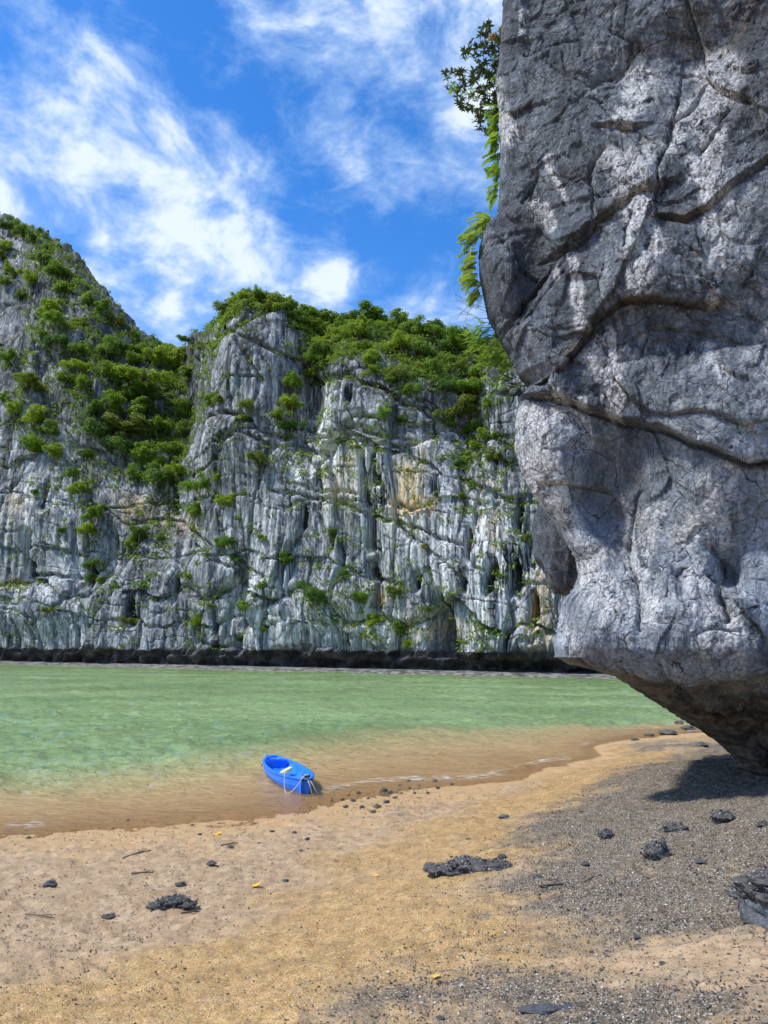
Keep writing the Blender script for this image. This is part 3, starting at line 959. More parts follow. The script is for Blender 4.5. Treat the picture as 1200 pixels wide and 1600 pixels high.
pr += .022 * fbm3(RX * 7, RY * 7, ZR * 6, 3, 261, ridged=True) + .016 * fbm3(RX * 22, RY * 22, ZR * 17, 2, 271, ridged=True)
sc_ = cells2((RX * 4.2 + RY * 2).astype(np.float32), (ZR * 3.4).astype(np.float32), 23)
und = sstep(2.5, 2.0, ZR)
pr += und * (.07 * fbm3(RX * 4, RY * 4, ZR * 4, 3, 281, ridged=True) - .10 * np.clip(.4 - sc_[0], 0, 1))
RP = np.stack([RX, RY, ZR], -1)
RN = grid_normals(RP)
if RN[300, 300, 1] > 0:
    RN = -RN
    rflip = True
else:
    rflip = False
calm = np.clip(.25 + np.abs(SS) / .5, 0, 1)                             # keep the outline
RP = RP + RN * (pr * calm)[..., None]
# settle the outline where it belongs
for _ in range(3):
    ppx, ppy = proj(RP)
    jm = np.argmin(np.where(np.abs(SS) < 2.5, ppx, 1e9), axis=1)
    ii = np.arange(len(zrow))
    want = np.interp(ppy[ii, jm], OUT[:, 1], OUT[:, 0])
    dxm = (want - ppx[ii, jm]) / FPX * RP[ii, jm, 1]
    kk = np.ones(5) / 5
    dxm = np.convolve(np.pad(dxm, 2, 'edge'), kk, 'valid')
    RP[..., 0] += dxm[:, None] * np.exp(-np.clip(np.abs(SS), 0, None) / 1.2)

# mineral streaks, dark crust, rust
STR = {'w': [([(1115, 90), (1135, 110), (1110, 150), (1085, 180)], 26, 1), ([(1125, 150), (1110, 190), (1070, 210), (1050, 240)], 22, .7), ([(1000, 110), (1000, 160), (985, 190)], 20, .8), ([(1120, 210), (1105, 270), (1115, 330), (1112, 365)], 18, 1.1), ([(1120, 370), (1122, 430), (1125, 460)], 9, .9),
              ([(985, 320), (1000, 360), (1010, 400), (1005, 440)], 20, 1), ([(835, 310), (845, 335), (855, 365)], 10, 1), ([(890, 405), (905, 440), (920, 500)], 7, 1), ([(860, 410), (868, 440)], 8, .8), ([(775, 110), (790, 160), (800, 210)], 12, .8), ([(820, 0), (822, 40)], 8, .7),
              ([(950, 520), (965, 580), (978, 640)], 14, .9), ([(930, 540), (945, 580)], 14, .5), ([(960, 250), (1000, 290), (1010, 250)], 30, .4), ([(1130, 520), (1135, 560), (1150, 600)], 12, .4), ([(870, 240), (880, 290), (890, 320)], 8, .5), ([(815, 650), (840, 700), (870, 770), (900, 830), (915, 880)], 34, .8),
              ([(880, 625), (885, 660)], 14, .7), ([(915, 640), (915, 690)], 14, .9), ([(1150, 730), (1165, 790), (1150, 820)], 22, .7), ([(1040, 800), (1020, 870), (1040, 960)], 22, .8), ([(930, 880), (960, 930), (1000, 960)], 34, .6), ([(1130, 900), (1150, 960), (1170, 1000)], 34, .55), ([(885, 960), (900, 1000)], 20, .6), ([(940, 850), (990, 840)], 22, .6), ([(1100, 830), (1130, 800)], 22, .5)],
       'r': [([(1080, 30), (1130, 50), (1160, 20)], 30, .9), ([(1000, 70), (1040, 62)], 16, .6), ([(930, 490), (900, 545), (880, 560)], 12, .9), ([(975, 470), (1040, 462)], 9, .8), ([(935, 345), (970, 335), (1000, 305)], 12, .7), ([(1060, 350), (1090, 340)], 10, 1), ([(800, 575), (870, 575)], 10, .6), ([(1170, 150), (1195, 250)], 26, .5), ([(880, 1030), (960, 1050), (1050, 1090)], 16, .8), ([(1100, 1060), (1190, 1080)], 50, .5), ([(900, 420), (920, 425)], 10, .6), ([(860, 320), (940, 240)], 10, .2)],
       'd': [([(985, 740), (1000, 800)], 40, .7), ([(930, 700), (960, 760), (975, 840)], 26, .8), ([(800, 430), (770, 440)], 50, .9), ([(800, 330), (830, 400)], 36, .8), ([(1180, 60), (1190, 140)], 50, .6), ([(920, 90), (900, 200)], 60, .4), ([(1170, 880), (1175, 950)], 12, .7), ([(1030, 690), (1100, 740)], 40, .35)]}


def streaks(key):
    r = np.zeros_like(RX)
    for pts, wpx, a in STR[key]:
        q = [fz(*p) for p in pts]
        dd = seg_dist(RX + .10 * per2(RX * 2.5, ZR * 1.2, 73) + .05 * per2(RX * 8, ZR * 4, 74), ZR + .12 * per2(RX * 2, ZR * 2, 75), q)
        r = np.maximum(r, a * np.exp(-(dd / (wpx / 1200 * 9.6)) ** 2))
    return r * facew


rmask = np.stack([streaks('w'), streaks('r'), streaks('d'), low], -1)
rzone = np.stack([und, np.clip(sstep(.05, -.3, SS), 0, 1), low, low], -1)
m_rock, s = material('weathered_limestone')
tc = s.node('ShaderNodeTexCoord').outputs['Object']
mw, mr, md, ml = s.attr('stain')
zu, zb_, _l, _a = s.attr('zone')
wv_ = s.vmath('ADD', tc, s.vmath('SCALE', s.vmath('SUBTRACT', s.noise(tc, 1.5, 3, .5, out=1), (.5, .5, .5)), .5))
a1 = s.noise(s.mapping(wv_, (1.4, 1.4, .35)), 1.0, 7, .62)
a2 = s.noise(wv_, 4.5, 8, .68)
a3 = s.noise(tc, 26, 5, .7)
a4 = s.noise(tc, 90, 3, .7)
a5 = s.noise(s.mapping(wv_, (9, 9, 2.2)), 1.0, 6, .7)
dark = s.ramp(s.math('ADD', s.math('MULTIPLY', a1, .5), s.math('MULTIPLY', a2, .5)), [(.40, (.058, .068, .081)), (.48, (.125, .144, .166)), (.55, (.212, .239, .268)), (.64, (.41, .44, .46))])
light = s.ramp(s.math('ADD', s.math('MULTIPLY', a1, .55), s.math('MULTIPLY', a2, .45)), [(.38, (.102, .123, .150)), (.47, (.22, .258, .30)), (.55, (.38, .425, .468)), (.64, (.64, .67, .685))])
col = s.mix(ml, dark, light)
speck = s.step(s.math('ADD', s.math('MULTIPLY', a3, .6), s.math('MULTIPLY', a4, .4)), .56, .72)
col = s.mix(s.math('MULTIPLY', speck, s.math('MULTIPLY_ADD', s.step(a1, .42, .62), .5, .12)), col, (.42, .43, .44))
wf = s.math('MULTIPLY', s.step(mw, .07, .45), s.step(s.math('ADD', s.math('ADD', s.math('MULTIPLY', a5, .45), s.math('MULTIPLY', a3, .25)), s.math('MULTIPLY', a2, .3)), .42, .52))
col = s.mix(s.math('MULTIPLY', wf, .95, clamp=True), col, s.mix(a3, (.56, .57, .58), (.76, .75, .73)))
dr = s.noise(s.mapping(wv_, (7, 7, .55)), 1.0, 5, .65)
drf = s.math('MULTIPLY', s.step(dr, .55, .64), s.step(a1, .40, .60))
col = s.mix(s.math('MULTIPLY', drf, .75), col, (.50, .51, .515))
bl = s.math('MULTIPLY', s.math('MULTIPLY', ml, .42), s.step(s.noise(tc, .9, 5, .6), .50, .66))
col = s.mix(bl, col, (.34, .42, .56))
wr_ = s.math('MULTIPLY', s.math('MULTIPLY', ml, .22), s.step(s.noise(s.vmath('ADD', tc, (5, 2, 9)), .8, 5, .6), .50, .68))
col = s.mix(wr_, col, (.48, .44, .37))
rf = s.math('MULTIPLY', mr, s.step(a2, .38, .60))
col = s.mix(s.math('MULTIPLY', rf, .75, clamp=True), col, s.mix(a3, (.11, .070, .042), (.20, .135, .085)))
df_ = s.math('MULTIPLY', md, s.step(a2, .30, .58))
col = s.mix(s.math('MULTIPLY', df_, .72, clamp=True), col, (.050, .050, .054))
grain = s.ramp(s.math('ADD', s.math('MULTIPLY', a3, .55), s.math('MULTIPLY', a5, .45)), [(.36, .40), (.50, .95), (.62, 1.5)])
col = s.mix(1.0, col, grain, 'MULTIPLY')
fis = s.voro(s.mapping(wv_, (1.8, 1.8, 1.2), (.2, .5, .3)), 1.0, 'DISTANCE_TO_EDGE')
fis2 = s.voro(s.mapping(wv_, (5.5, 5.5, 3.2), (.6, .1, .3)), 1.0, 'DISTANCE_TO_EDGE')
col = s.mix(s.math('MULTIPLY', s.step(fis, .014, .0), s.step(a2, .42, .56)), col, (.022, .022, .024))
col = s.mix(s.math('MULTIPLY', s.step(fis2, .022, .0), s.step(a1, .46, .56, 0, .6)), col, (.03, .03, .032))
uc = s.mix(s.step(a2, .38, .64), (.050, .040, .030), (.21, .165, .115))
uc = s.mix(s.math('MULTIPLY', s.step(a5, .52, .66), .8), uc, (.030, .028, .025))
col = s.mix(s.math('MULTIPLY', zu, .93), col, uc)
pit = s.voro(wv_, 16.0, 'F1')
hgt = s.math('ADD', s.math('MULTIPLY', a2, 1.1), s.math('ADD', s.math('MULTIPLY', a3, .95), s.math('ADD', s.math('MULTIPLY', a4, .35), s.math('ADD', s.math('MULTIPLY', s.step(pit, 0, .5), .25), s.math('MULTIPLY', s.math('ADD', s.step(fis, 0, .03), s.step(fis2, 0, .04)), .22)))))
s.out(s.pbsdf(col, .82, .28, s.bump(hgt, 1.0, .06)))
RF = grid_faces(*RX.shape)
if rflip:
    RF = RF[:, ::-1]
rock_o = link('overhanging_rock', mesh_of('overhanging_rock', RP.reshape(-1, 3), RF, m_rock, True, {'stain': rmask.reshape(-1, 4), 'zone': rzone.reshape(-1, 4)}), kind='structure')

# hanging lump behind the lower edge
th, ph = np.meshgrid(np.linspace(0, np.pi, 90), np.linspace(0, 2 * np.pi, 110, endpoint=False), indexing='ij')
lx, ly, lz = np.sin(th) * np.cos(ph), np.sin(th) * np.sin(ph), np.cos(th)
lc = at(884, 838, 11.9)
taper = np.where(lz < 0, 1 - .25 * lz ** 2, 1.0)
lr = 1 + .16 * fbm3(lx * 1.3, ly * 1.3, lz * 1.3, 3, 301) + .05 * fbm3(lx * 5, ly * 5, lz * 5, 3, 311, ridged=True)
LP = np.stack([lc[0] + .47 * lx * lr * taper, lc[1] + .55 * ly * lr * taper, lc[2] + .92 * lz * lr], -1)
lcol = np.zeros(LP.shape[:2] + (4,))
lcol[..., 2] = .55
lcol[..., 1] = sstep(-.5, -1, lz) * .8
lcol[..., 3] = .25
zc_ = np.zeros_like(lcol)
link('rock_lump', mesh_of('rock_lump', LP.reshape(-1, 3), grid_faces(90, 110, True), m_rock, True, {'stain': lcol.reshape(-1, 4), 'zone': zc_.reshape(-1, 4)}), rock_o)


# ------------------------------------------------------------------ foliage
def leaf_material(name, c0, c1, trans=0.35, rough=.55):
    m, s = material(name)
    r, g, b, a = s.attr('tint')
    oi = s.node('ShaderNodeObjectInfo').outputs['Random']
    col = s.mix(s.math('ADD', s.math('MULTIPLY', r, .75), s.math('MULTIPLY', oi, .25)), c0, c1)
    p = s.pbsdf(col, rough, .25)
    t = s.node('ShaderNodeBsdfTranslucent')
    s.L(s.mix(.5, col, (.35, .5, .03)), t.inputs[0])
    mx = s.node('ShaderNodeMixShader')
    mx.inputs[0].default_value = trans
    s.L(p, mx.inputs[1])
    s.L(t.outputs[0], mx.inputs[2])
    s.out(mx.outputs[0])
    return m


TONES = {'lime': leaf_material('foliage_lime', (.15, .245, .014), (.38, .47, .035), .45),
         'mid': leaf_material('foliage_mid', (.075, .17, .016), (.225, .35, .035), .42),
         'dark': leaf_material('foliage_dark', (.036, .10, .022), (.115, .225, .045), .38),
         'olive': leaf_material('foliage_olive', (.095, .13, .02), (.25, .28, .055), .38)}
m_bark, s = material('bark')
tc = s.node('ShaderNodeTexCoord').outputs['Object']
nb = s.noise(s.mapping(tc, (6, 6, 1.2)), 4, 5, .6)
s.out(s.pbsdf(s.mix(nb, (.09, .07, .05), (.27, .23, .18)), .9, .2, s.bump(nb, .6, .02)))


def leaf_quads(C, N, L, W, rng):
    """diamond leaves at C with facing N"""
    n = len(C)
    t = rng.normal(size=(n, 3))
    t -= N * (t * N).sum(1, keepdims=True)
    t /= np.linalg.norm(t, axis=1, keepdims=True) + 1e-9
    b = np.cross(N, t)
    L = L[:, None]
    W = W[:, None]
    V = np.stack([C - t * L * .5, C + b * W * .5 + N * L * .06, C + t * L * .5 - N * L * .10, C - b * W * .5 + N * L * .06], 1)
    return V.reshape(-1, 3), np.arange(4 * n).reshape(-1, 4)


def crown_mesh(seed, tone, n=2600, flat=.8):
    rng = np.random.default_rng(seed)
    nl = rng.integers(13, 20)
    lc = rng.normal(size=(nl, 3))
    lc /= np.linalg.norm(lc, axis=1, keepdims=True)
    lc *= rng.uniform(.2, 1.0, (nl, 1)) * np.array((1, rng.uniform(.7, 1), 1))
    lc[:, 2] = np.abs(lc[:, 2]) * flat - .12
    lr = rng.uniform(.12, .36, nl)
    k = rng.choice(nl, n, p=lr ** 2 / (lr ** 2).sum())
    d = rng.normal(size=(n, 3))
    d[:, 2] += .45
    d /= np.linalg.norm(d, axis=1, keepdims=True)
    rad_ = lr[k] * (rng.random(n) ** .35) * rng.uniform(.8, 1.35, n)
    C = lc[k] + d * rad_[:, None] * np.array((1, 1, .82))
    N = d + rng.normal(size=(n, 3)) * .55 + np.array((0, 0, .35))
    N /= np.linalg.norm(N, axis=1, keepdims=True)
    L = rng.uniform(.06, .14, n)
    V, F = leaf_quads(C, N, L, L * rng.uniform(.45, .7, n), rng)
    lobe_t = rng.uniform(-.25, .25, nl)
    tint = np.clip(.42 + lobe_t[k] + rng.normal(size=n) * .2, 0, 1)
    tc_ = np.repeat(np.stack([tint] * 3 + [np.ones(n)], 1), 4, 0)
    return mesh_of('crown', V, F, TONES[tone], False, {'tint': tc_})


def trunk_mesh(seed):
    rr_ = random.Random(seed)
    V, F = tube([(0, 0, -.25), (.03, .02, .12), (rr_.uniform(-.08, .08), rr_.uniform(-.08, .08), .45), (0, 0, .8)], .065, .035, 6)
    for _ in range(5):
        a = rr_.uniform(0, 6.28)
        tube([(0, 0, .3 + .1 * rr_.random()), (.22 * math.cos(a), .22 * math.sin(a), .6), (.5 * math.cos(a), .5 * math.sin(a), .85 + .2 * rr_.random())], .035, .012, 5, V, F)
    return mesh_of('trunk', V, F, m_bark, True)


CROWNS = {t: [crown_mesh(700 + i * 13 + j * 101, t) for i in range(7)] for j, t in enumerate(TONES)}
TRUNKS = [trunk_mesh(i) for i in range(4)]

# trees and bushes that can be told apart on the cliffs: sheet x, y, radius, tone
T = """6 386 14 l;23 422 14 l;50 435 12 l;75 403 16 m;94 424 17 m;112 446 15 m;80 478 18 l;133 469 12 l;122 504 12 l;67 520 10 m;124 544 14 m;124 570 16 l;45 596 24 o;64 649 20 l;80 671 15 m;56 694 20 m;90 701 16 l;127 761 17 l;113 739 12 m;130 709 12 d
221 585 32 l;255 559 26 l;240 562 16 l;165 544 16 m;184 540 16 d;210 545 14 m;165 577 20 m;195 615 18 m;165 630 20 m;142 637 18 d;150 667 20 d;193 660 28 o;229 637 28 m;240 664 22 m;277 671 20 d;195 694 24 d;255 709 28 m;262 739 30 d;284 731 20 l;240 724 22 m;322 754 18 m;337 746 10 l;356 780 12 l;307 791 12 m
258 530 13 o;300 478 12 o;296 502 10 m;289 547 10 o;296 581 14 m;319 540 8 o;326 469 12 o;360 452 16 o;390 465 14 l;409 459 14 m;427 480 11 o;446 470 14 m;334 626 10 m;349 622 12 o;386 630 14 o;382 649 10 l;405 716 15 o;430 480 12 l;449 474 14 l;467 478 14 m
497 487 16 m;542 497 20 d;587 486 26 m;610 491 22 m;632 501 18 m;659 510 20 m;685 510 18 d;707 510 16 m;726 514 16 o;497 514 18 m;524 521 20 l;557 517 18 l;580 517 18 m;629 534 27 l;565 542 18 m;516 546 18 d;482 559 18 m;584 557 14 l;677 551 20 d;700 531 22 m;711 546 22 d;670 577 18 m;625 581 14 o;715 568 12 o
734 581 16 m;719 604 23 m;741 622 18 d;704 637 24 o;767 630 14 m;730 667 18 m;745 694 15 l;779 712 18 o;779 679 10 m;756 679 12 l;715 720 12 d;719 772 8 d;482 581 16 m;456 596 20 m;451 626 21 l;430 645 16 m;452 660 19 d;602 645 16 m;629 656 8 d;644 607 14 m;610 592 10 m;559 696 10 o;587 579 10 m
99 827 8 d;135 827 14 l;146 801 16 m;221 827 18 d;204 846 12 m;255 839 8 d;311 797 15 m;356 782 13 l;375 809 6 o;352 846 14 m;367 842 12 d;364 869 10 d;411 839 8 m;150 876 14 d;142 899 10 d;187 910 10 m;161 906 7 m;225 910 9 d;298 897 9 l;384 944 15 m;309 966 14 l;326 944 8 o;375 996 9 d;202 968 11 o;77 951 7 o;439 869 12 d;412 914 10 m;409 979 8 l;56 767 8 d
438 870 12 m;500 925 22 d;561 930 14 m;583 965 18 l;628 983 22 m;636 1005 10 l;621 921 12 o;667 950 8 o;709 929 6 m;522 967 8 m;568 989 8 l;718 773 8 m;734 757 8 m;661 852 7 o;526 832 9 d;539 894 12 d;820 837 9 o;818 810 7 m;837 987 6 m;800 881 7 o
15 352 15 d;35 360 14 m;52 372 14 d;60 392 12 m;105 430 13 d;140 470 12 d;160 482 13 m;178 498 12 o;205 522 9 m;228 545 8 o;90 500 14 m;100 530 15 d;110 590 15 m;140 600 16 m;180 590 16 d;205 560 15 m;225 610 18 m;275 640 16 m;285 700 16 m;215 740 18 m;180 650 14 m;30 460 10 d;10 440 10 m;20 560 14 m;30 640 12 l;10 620 10 m;5 400 10 m
320 476 10 d;345 458 12 m;375 456 12 l;480 482 13 l;515 492 15 m;560 492 15 m;645 502 14 l;675 520 14 m;745 520 14 m;760 535 16 d;770 560 14 m;690 565 14 m;650 545 15 m;600 530 16 d;540 530 15 m;505 535 13 l;690 600 14 d;745 600 14 m;760 650 12 m;640 520 14 d;605 512 14 l;572 505 12 l;530 508 14 m;470 500 14 m;455 492 12 o;700 660 12 m;735 640 12 l"""
TONE_OF = {'l': 'lime', 'm': 'mid', 'd': 'dark', 'o': 'olive'}
TONE_W = {'lime': 'bright lime-green', 'mid': 'mid-green', 'dark': 'dark green', 'olive': 'olive-green'}


def place_of(px, py):
    if py > 745:
        if px < 170:
            return 'low on the left cliff above the water'
        if px < 300:
            return 'below the leafy gully between the two cliffs'
        if px < 470:
            return 'in the cracks left of the pale cliff face' if py < 900 else 'near the waterline left of the pale cliff face'
        if px < 660:
            return 'near the waterline on the pale middle cliff face' if py > 890 else 'on the streaked pale middle cliff face'
        return 'on the pale cliff wall beside the overhanging rock'
    if px < 140:
        return 'on the skyline slope of the left cliff' if py < 480 else ('halfway up the left cliff' if py < 620 else 'on the lower ledges of the left cliff')
    if px < 300:
        if py < 530:
            return 'near the notch where the two cliffs meet the sky'
        return 'in the upper part of the leafy gully' if py < 640 else 'in the lower part of the leafy gully'
    if px < 420:
        return 'on the rounded summit of the middle cliff' if py < 520 else 'on the grey ledges under the rounded summit'
    if px < 475:
        return 'along the ridge just right of the rounded summit' if py < 520 else 'in the dark corner beside the pale buttress'
    if px < 660:
        if py < 515:
            return 'along the wooded crest above the pale face'
        return 'on the slope just under the wooded crest' if py < 575 else 'on a ledge of the pale buttress'
    if py < 575:
        return 'on the wooded crest next to the overhanging rock'
    return 'in the leafy crack left of the overhanging rock'


trees = []
TBASE = []
for line in T.replace('\n', ';').split(';'):
    a, b_, r_, t_ = line.split()
    px, py, rp = float(a), float(b_), float(r_)
    hit = None
    for dy in (rp * .45, rp * .8, rp * 1.3, rp * 2.0, rp * 3.0):
        hit = on_cliff(px, py + dy)
        if hit[0] is not None:
            break
    if hit is None or hit[0] is None:
        continue
    p, nrm = hit[0], hit[1]
    if nrm.y > 0:
        nrm = -nrm
    dist = (p - EYE).length
    rw = rp / FPX * dist * 1.28
    root_dir = Vector((nrm.x, nrm.y, 0)).normalized() if nrm.z < .8 else Vector((0, 0, 0))
    trees.append((px, py, rp, TONE_OF[t_], p, root_dir, rw))
labels = {}
for i, t in enumerate(trees):
    px, py, rp, tone = t[:4]
    size = 'tiny' if rp < 9 else 'small' if rp < 13 else 'rounded' if rp < 19 else 'large'
    kind = 'tree' if rp >= 15 else 'bush'
    labels.setdefault(f'{size} {TONE_W[tone]} {kind} {place_of(px, py)}', []).append(i)
NTH = ['first', 'second', 'third', 'fourth', 'fifth', 'sixth', 'seventh']
lab = {}
for L_, idx in labels.items():
    idx.sort(key=lambda i: trees[i][0])
    for k, i in enumerate(idx):
        lab[i] = L_ if len(idx) == 1 else NTH[min(k, 6)] + ' ' + L_ + ', from the left'
for i, (px, py, rp, tone, p, rd, rw) in enumerate(trees):
    kind = 'tree' if rp >= 15 else 'bush'
    c = p + rd * rw * .42 + Vector((0, 0, rw * .12))
    o = thing('cliff_' + kind, ' '.join(lab[i].split()[:16]), kind, c - Vector((0, 0, rw * .45)), 'trees and bushes growing on the cliffs')
    TBASE.append((p, rw))
    tr_ = link('trunk', TRUNKS[i % 4], o)
    tr_.scale = (rw * .8,) * 3
    tr_.rotation_euler = (R_.uniform(-.3, .3), R_.uniform(-.3, .3), R_.uniform(0, 6))
    cr = link('crown', CROWNS[tone][R_.randrange(7)], o)
    cr.location = (0, 0, rw * .42)
    cr.scale = (rw * R_.uniform(.85, 1.4), rw * R_.uniform(.85, 1.3), rw * R_.uniform(.8, 1.25))
    cr.rotation_euler = (R_.uniform(-.35, .35), R_.uniform(-.35, .35), R_.uniform(0, 6.28))

# low scrub and grass tufts that nobody could count
rng = np.random.default_rng(77)
Cf = CP[nj_notch:nj_notch + nj_wall + nj_top, 55:925].reshape(-1, 3)
Nf = CN[nj_notch:nj_notch + nj_wall + nj_top, 55:925].reshape(-1, 3)
Tf = topw[nj_notch:nj_notch + nj_wall + nj_top, 55:925].reshape(-1)
pick = rng.choice(len(Cf), 110000, replace=False)
prob = .02 + .55 * sstep(.25, .7, Nf[pick, 2]) * (.25 + .75 * Tf[pick]) + .14 * Tf[pick]
tb = np.array([tuple(q) for q, r in TBASE])
tr2 = np.array([r for q, r in TBASE])
for k0 in range(0, len(pick), 6000):
    sl = slice(k0, k0 + 6000)
    dd = np.sqrt(((Cf[pick[sl], None, :] - tb[None]) ** 2).sum(-1)) / (tr2[None] * 2.1)
    prob[sl] += (.06 + .74 * Tf[pick[sl]]) * sstep(1.0, .4, dd.min(1))
patchy = sstep(-.25, .3, fbm3(Cf[pick, 0] * .12, Cf[pick, 1] * .12, Cf[pick, 2] * .12, 3, 401))
keep = pick[rng.random(len(pick)) < prob * (.3 + .7 * patchy) * .8]
cs = Cf[keep]
per = 14
n = len(cs) * per
ctr = np.repeat(cs, per, 0)
sz = np.repeat(rng.uniform(.22, .85, len(cs)), per)
d = rng.normal(size=(n, 3))
d[:, 2] = np.abs(d[:, 2]) * .9
d /= np.linalg.norm(d, axis=1, keepdims=True)
Cc = ctr + d * (sz * rng.uniform(.3, 1.1, n))[:, None] + np.array((PN[0], PN[1], 0)) * (.25 * sz)[:, None]
N = d + rng.normal(size=(n, 3)) * .6 + np.array((0, 0, .3))
N /= np.linalg.norm(N, axis=1, keepdims=True)
L = sz * rng.uniform(.35, .75, n)
V, F = leaf_quads(Cc, N, L, L * .5, rng)
tint = np.clip(np.repeat(rng.normal(.35, .25, len(cs)), per) + rng.normal(size=n) * .15, 0, 1)
sc_o = link('undergrowth', mesh_of('undergrowth', V, F, leaf_material('scrub', (.055, .115, .014), (.23, .31, .04), .40), False, {'tint': np.repeat(np.stack([tint] * 3 + [np.ones(n)], 1), 4, 0)}), kind='stuff', label='low scrub and grass tufts on the ledges of the cliffs', category='scrub')
print('trees', len(trees), 'tufts', len(cs))


# ------------------------------------------------------------------ plants on the edge of the overhanging rock
def blade(V, F, Tn, base, d, side, ln, wd, droop, tint, nrm=None):
    """a lance-shaped leaf of two bent halves"""
    d = d.normalized()
    side = (side - d * side.dot(d)).normalized()
    up = side.cross(d).normalized()
    k = len(V)
    pts = [(0, .10), (.25, .75), (.5, 1.0), (.78, .62), (1.0, .03)]
    for (t, ww) in pts:
        c = base + d * (ln * t) - up * (droop * ln * t * t)
        V.append(c - side * (wd * .5 * ww) + up * (wd * .14 * ww))
        V.append(c)
        V.append(c + side * (wd * .5 * ww) + up * (wd * .14 * ww))
        Tn.extend([tint] * 3)
    for j in range(len(pts) - 1):
        q = k + j * 3
        F.append((q, q + 1, q + 4, q + 3))
        F.append((q + 1, q + 2, q + 5, q + 4))


def tint_arr(T_):
    T_ = np.clip(np.array(T_), 0, 1)
    return np.stack([T_] * 3 + [np.ones(len(T_))], 1)


def rvec(a=1.0):
    return Vector((R_.gauss(0, a), R_.gauss(0, a), R_.gauss(0, a)))


m_dleaf = leaf_material('leaf_dark_glossy', (.012, .032, .010), (.050, .095, .022), .10, .4)
m_oleaf = leaf_material('leaf_orange', (.30, .13, .02), (.55, .28, .03), .3)
m_bleaf = leaf_material('leaf_bright', (.10, .23, .015), (.30, .46, .04), .45)
m_pleaf = leaf_material('leaf_pale', (.13, .22, .03), (.36, .45, .10), .45)
m_twig, s = material('bare_twig')
s.out(s.pbsdf(s.mix(s.noise(s.node('ShaderNodeTexCoord').outputs['Object'], 40, 3), (.10, .08, .065), (.24, .20, .17)), .9, .2))


def inside(px, py, poly):
    c = False
    j = len(poly) - 1
    for i in range(len(poly)):
        xi, yi = poly[i]
        xj, yj = poly[j]
        if (yi > py) != (yj > py) and px < (xj - xi) * (py - yi) / (yj - yi) + xi:
            c = not c
        j = i
    return c


# leafy branch with whorled leaves, against the sky
YB = 11.15
br0 = Vector(at(788, 140, YB))
br = thing('overhanging_tree', 'dark leafy tree growing out of the top left edge of the overhanging rock', 'tree', br0)
POLY = [(752, 38), (764, 36), (770, 55), (783, 42), (790, 60), (786, 170), (772, 213), (752, 205), (735, 182), (712, 165), (700, 142), (692, 116), (702, 106), (715, 98), (725, 72), (742, 62)]
pts2 = []
while len(pts2) < 150:
    q = (R_.uniform(690, 790), R_.uniform(34, 214))
    if inside(q[0], q[1], POLY) and all(math.hypot(q[0] - b[0], q[1] - b[1]) > 5.2 for b in pts2):
        pts2.append(q)
    elif R_.random() < .002:
        break
pts2.sort(key=lambda q: math.hypot(q[0] - 788, q[1] - 140))
nodes = [(Vector((0, 0, 0)), 788, 140)]
V, F = [], []
ros = []
for s_ in range(4):
    v_, f_, t_ = [], [], []
    nl = R_.randint(10, 13)
    for k in range(nl):
        a = 6.283 * k / nl + R_.uniform(-.2, .2)
        tilt = R_.uniform(-.2, .75)
        d = Vector((math.cos(a) * math.cos(tilt), math.sin(a) * math.cos(tilt), math.sin(tilt)))
        blade(v_, f_, t_, Vector((0, 0, 0)), d, d.cross(Vector((0, 0, 1))) + rvec(.2), R_.uniform(.07, .105), R_.uniform(.024, .034), R_.uniform(.1, .35), R_.random())
    ros.append([mesh_of('leaf_cluster', v_, f_, mm, True, {'tint': tint_arr(t_)}) for mm in (m_dleaf, m_oleaf, TONES['mid'])])
for (qx, qy) in pts2:
    w_ = Vector(at(qx, qy, YB + R_.uniform(-.32, .38))) - br0
    par = min(nodes, key=lambda nd: (nd[0] - w_).length + .25 * (nd[0]).length)
    midp = (par[0] + w_) / 2 + Vector((0, 0, -.03)) + rvec(.012)
    tube([par[0], midp, w_], .011 if par[1] > 770 else .007, .004, 5, V, F)
    nodes.append((w_, qx, qy))
    orange = qx > 768 and qy < 60
    o = link('leaf_cluster', ros[R_.randrange(4)][1 if orange else (2 if R_.random() < .12 else 0)], br)
    o.location = w_
    o.rotation_euler = (R_.uniform(-.9, .9), R_.uniform(-.9, .9), R_.uniform(0, 6.28))
    k = R_.uniform(.85, 1.15)
    o.scale = (k, k, k)
    if orange:
        o['label'] = 'orange-tinged young leaves'
tube([(.35, .1, -.12), (.1, .0, -.04), (0, 0, 0), (-.1, 0, .03)], .025, .012, 6, V, F)
link('branch', mesh_of('branch', V, F, m_bark, True), br)


def frond_mesh(n, ln, leaf, width, mat, seed, droop=.5):
    rr_ = random.Random(seed)
    v_, f_, t_ = [], [], []
    pts_ = []
    for i in range(n + 1):
        t = i / n
        pts_.append(Vector((ln * (t - .12 * t * t), 0, ln * (.12 * t - droop * t * t))))
    tube(pts_, .0035, .0012, 4, v_, f_)
    t_.extend([.3] * len(v_))
    for i in range(1, n + 1):
        t = i / n
        d0 = (pts_[i] - pts_[i - 1]).normalized()
        sz_ = leaf * (1.0 - .45 * abs(t - .45)) * rr_.uniform(.85, 1.1)
        for sd in (-1, 1):
            d = (d0 * .55 + Vector((0, sd, 0)) * .8 + Vector((0, 0, -.12))).normalized()
            blade(v_, f_, t_, pts_[i], d, d.cross(Vector((0, 0, 1))), sz_, width, .15, .35 + .5 * rr_.random())
    blade(v_, f_, t_, pts_[-1], pts_[-1] - pts_[-2], Vector((0, 1, 0)), leaf * .8, width, .1, .6)
    return mesh_of('frond', v_, f_, mat, True, {'tint': tint_arr(t_)})


